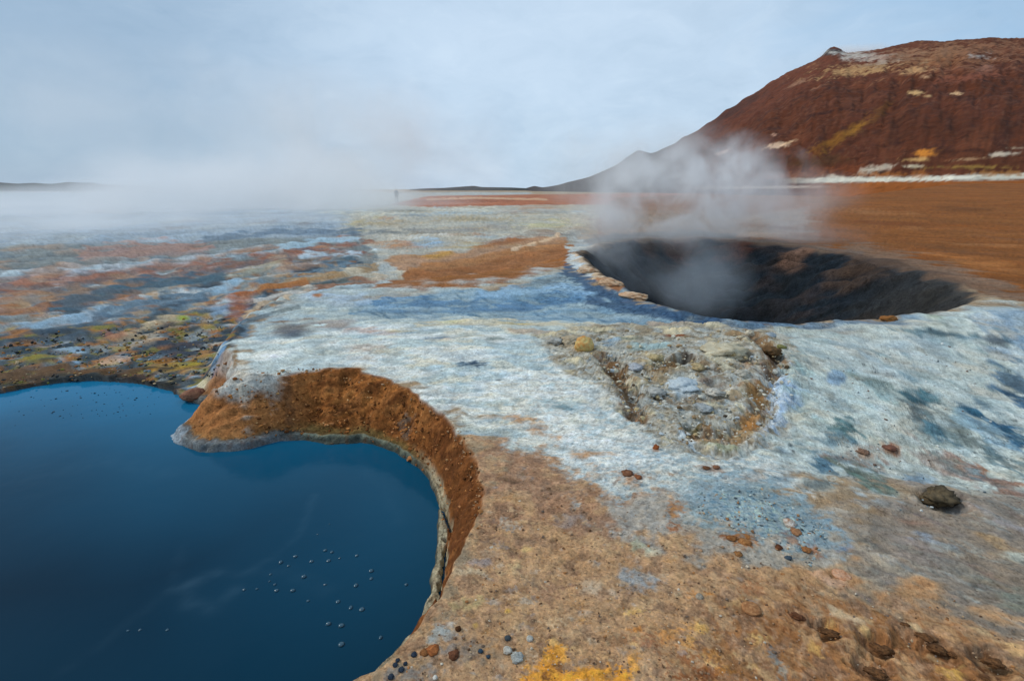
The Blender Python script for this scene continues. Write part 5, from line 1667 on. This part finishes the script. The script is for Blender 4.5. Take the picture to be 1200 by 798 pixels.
# ------------------------------------------------------------------ steam: real volumes that hang over the vents
def steam_mat(name, dens, nscale, lo=.38, hi=.68, col=(.995, .997, 1.0), pw=1.4, seed=0.0, wscale=(1, 1, 1)):
    m_ = bpy.data.materials.new(name)
    m_.use_nodes = True
    n_, l_ = m_.node_tree.nodes, m_.node_tree.links
    n_.clear()
    out = n_.new("ShaderNodeOutputMaterial")
    pv = n_.new("ShaderNodeVolumePrincipled")
    pv.inputs["Color"].default_value = (*col, 1)
    pv.inputs["Anisotropy"].default_value = .15
    tc = n_.new("ShaderNodeTexCoord")
    ln = n_.new("ShaderNodeVectorMath")
    ln.operation = 'LENGTH'
    l_.new(tc.outputs["Object"], ln.inputs[0])
    fo = n_.new("ShaderNodeMapRange")
    fo.interpolation_type = 'SMOOTHSTEP'
    fo.inputs["From Min"].default_value = 1.0
    fo.inputs["From Max"].default_value = 0.1
    geo_ = n_.new("ShaderNodeNewGeometry")
    mp = n_.new("ShaderNodeMapping")
    mp.inputs["Location"].default_value = (seed, seed * 1.7, seed * .6)
    mp.inputs["Scale"].default_value = wscale
    l_.new(geo_.outputs["Position"], mp.inputs["Vector"])
    nz = n_.new("ShaderNodeTexNoise")
    nz.inputs["Scale"].default_value = nscale
    nz.inputs["Detail"].default_value = 4
    nz.inputs["Roughness"].default_value = .55
    nz.inputs["Distortion"].default_value = .5
    l_.new(mp.outputs[0], nz.inputs["Vector"])
    # let the noise bite into the rim of the cloud
    ad = n_.new("ShaderNodeMath")
    ad.operation = 'MULTIPLY_ADD'
    l_.new(nz.outputs["Fac"], ad.inputs[0])
    ad.inputs[1].default_value = -.7
    l_.new(ln.outputs["Value"], ad.inputs[2])
    a2 = n_.new("ShaderNodeMath")
    a2.operation = 'ADD'
    a2.inputs[1].default_value = .35
    l_.new(ad.outputs[0], a2.inputs[0])
    mx = n_.new("ShaderNodeMath")
    mx.operation = 'MAXIMUM'
    l_.new(a2.outputs[0], mx.inputs[0])
    sq = n_.new("ShaderNodeMath")
    sq.operation = 'POWER'
    l_.new(ln.outputs["Value"], sq.inputs[0])
    sq.inputs[1].default_value = 6
    l_.new(sq.outputs[0], mx.inputs[1])
    l_.new(mx.outputs[0], fo.inputs["Value"])
    th = n_.new("ShaderNodeMapRange")
    th.interpolation_type = 'SMOOTHSTEP'
    th.inputs["From Min"].default_value = lo
    th.inputs["From Max"].default_value = hi
    l_.new(nz.outputs["Fac"], th.inputs["Value"])
    m1 = n_.new("ShaderNodeMath")
    m1.operation = 'MULTIPLY'
    l_.new(fo.outputs[0], m1.inputs[0])
    l_.new(th.outputs[0], m1.inputs[1])
    m2 = n_.new("ShaderNodeMath")
    m2.operation = 'MULTIPLY'
    l_.new(m1.outputs[0], m2.inputs[0])
    m2.inputs[1].default_value = dens
    l_.new(m2.outputs[0], pv.inputs["Density"])
    l_.new(pv.outputs[0], out.inputs["Volume"])
    return m_


def steam(label, u, v, s_, ru, rv, rd, dens, nscale, **kw):
    """cloud centred on sight line (u, v) at distance s_, radii ru, rv in px there and rd in metres of depth"""
    dx, dy, dz = ray(u, v)
    vs_, fs_ = ico(3)
    me_ = grid_mesh("steam", vs_, fs_, None, steam_mat("steam", dens, nscale, **kw))
    o = link("steam", me_, "stuff", label)
    o.location = (dx * s_, dy * s_, CAM_H + dz * s_)
    az_ = math.atan2(dx, dy)
    o.scale = (ru * s_ / FPX, rd, rv * s_ / FPX)
    o.rotation_euler = (0, 0, -az_)
    return o


steam("white steam cloud drifting over the crater's far rim", 805, 225, 17, 150, 74, 2.4, 1.15, .75, seed=2.0, lo=.44, hi=.62)
steam("thin steam column rising at the crater's left end", 712, 255, 14.5, 54, 100, 1.1, .95, .8, seed=5.0, lo=.3)
steam("faint steam spreading right of the main cloud", 905, 255, 17, 120, 62, 1.7, .7, .6, seed=8.0, lo=.3)
steam("bright puff at the top of the crater steam", 868, 195, 18, 50, 46, .9, 1.5, .9, seed=11.0, lo=.3)
steam("bluish steam lying inside the crater", 815, 330, 12.5, 70, 66, 1.2, .42, .7, seed=14.0, lo=.3, col=(.85, .92, .98))
steam("bluish steam in the crater's left corner", 735, 318, 13, 64, 44, 1.1, .30, .8, seed=15.0, lo=.3, col=(.85, .92, .98))
steam("wisp of steam before the mountain's tail", 745, 195, 22, 150, 64, 2.5, .40, .5, seed=17.0, lo=.34)
steam("wide bank of steam over the left flats", 110, 262, 46, 580, 54, 26, .22, .09, seed=21.0, lo=.36, hi=.62, wscale=(1, 1, 1.8))
steam("leaning plume behind the left flats", 250, 205, 60, 95, 62, 8, .10, .16, seed=41.0, lo=.42, hi=.62)
steam("ragged plume in the middle distance", 385, 190, 58, 80, 70, 8, .11, .17, seed=44.0, lo=.42, hi=.62)
steam("high soft steam merging with the sky on the left", 215, 128, 66, 330, 84, 14, .055, .07, seed=51.0, lo=.40, hi=.66)
steam("high soft steam above the middle distance", 440, 165, 75, 180, 84, 12, .07, .08, seed=54.0, lo=.42, hi=.66)
steam("low plume at the far left", 40, 232, 48, 110, 22, 6, .12, .2, seed=47.0, lo=.4, hi=.62)
steam("thick steam in the middle distance", 300, 240, 48, 205, 80, 22, .26, .10, seed=24.0, lo=.36, hi=.62, wscale=(1, 1, 1.3))
steam("thin ground steam over the pale flats", 60, 285, 22, 420, 58, 9, .40, .2, seed=27.0, lo=.3, wscale=(1, 1, 2))
steam("tall faint steam above the middle distance", 430, 185, 74, 200, 84, 16, .06, .09, seed=31.0, lo=.35)
steam("small steam drifting on the mountain top", 1003, 66, 440, 50, 15, 14, .25, .03, seed=33.0, lo=.25)
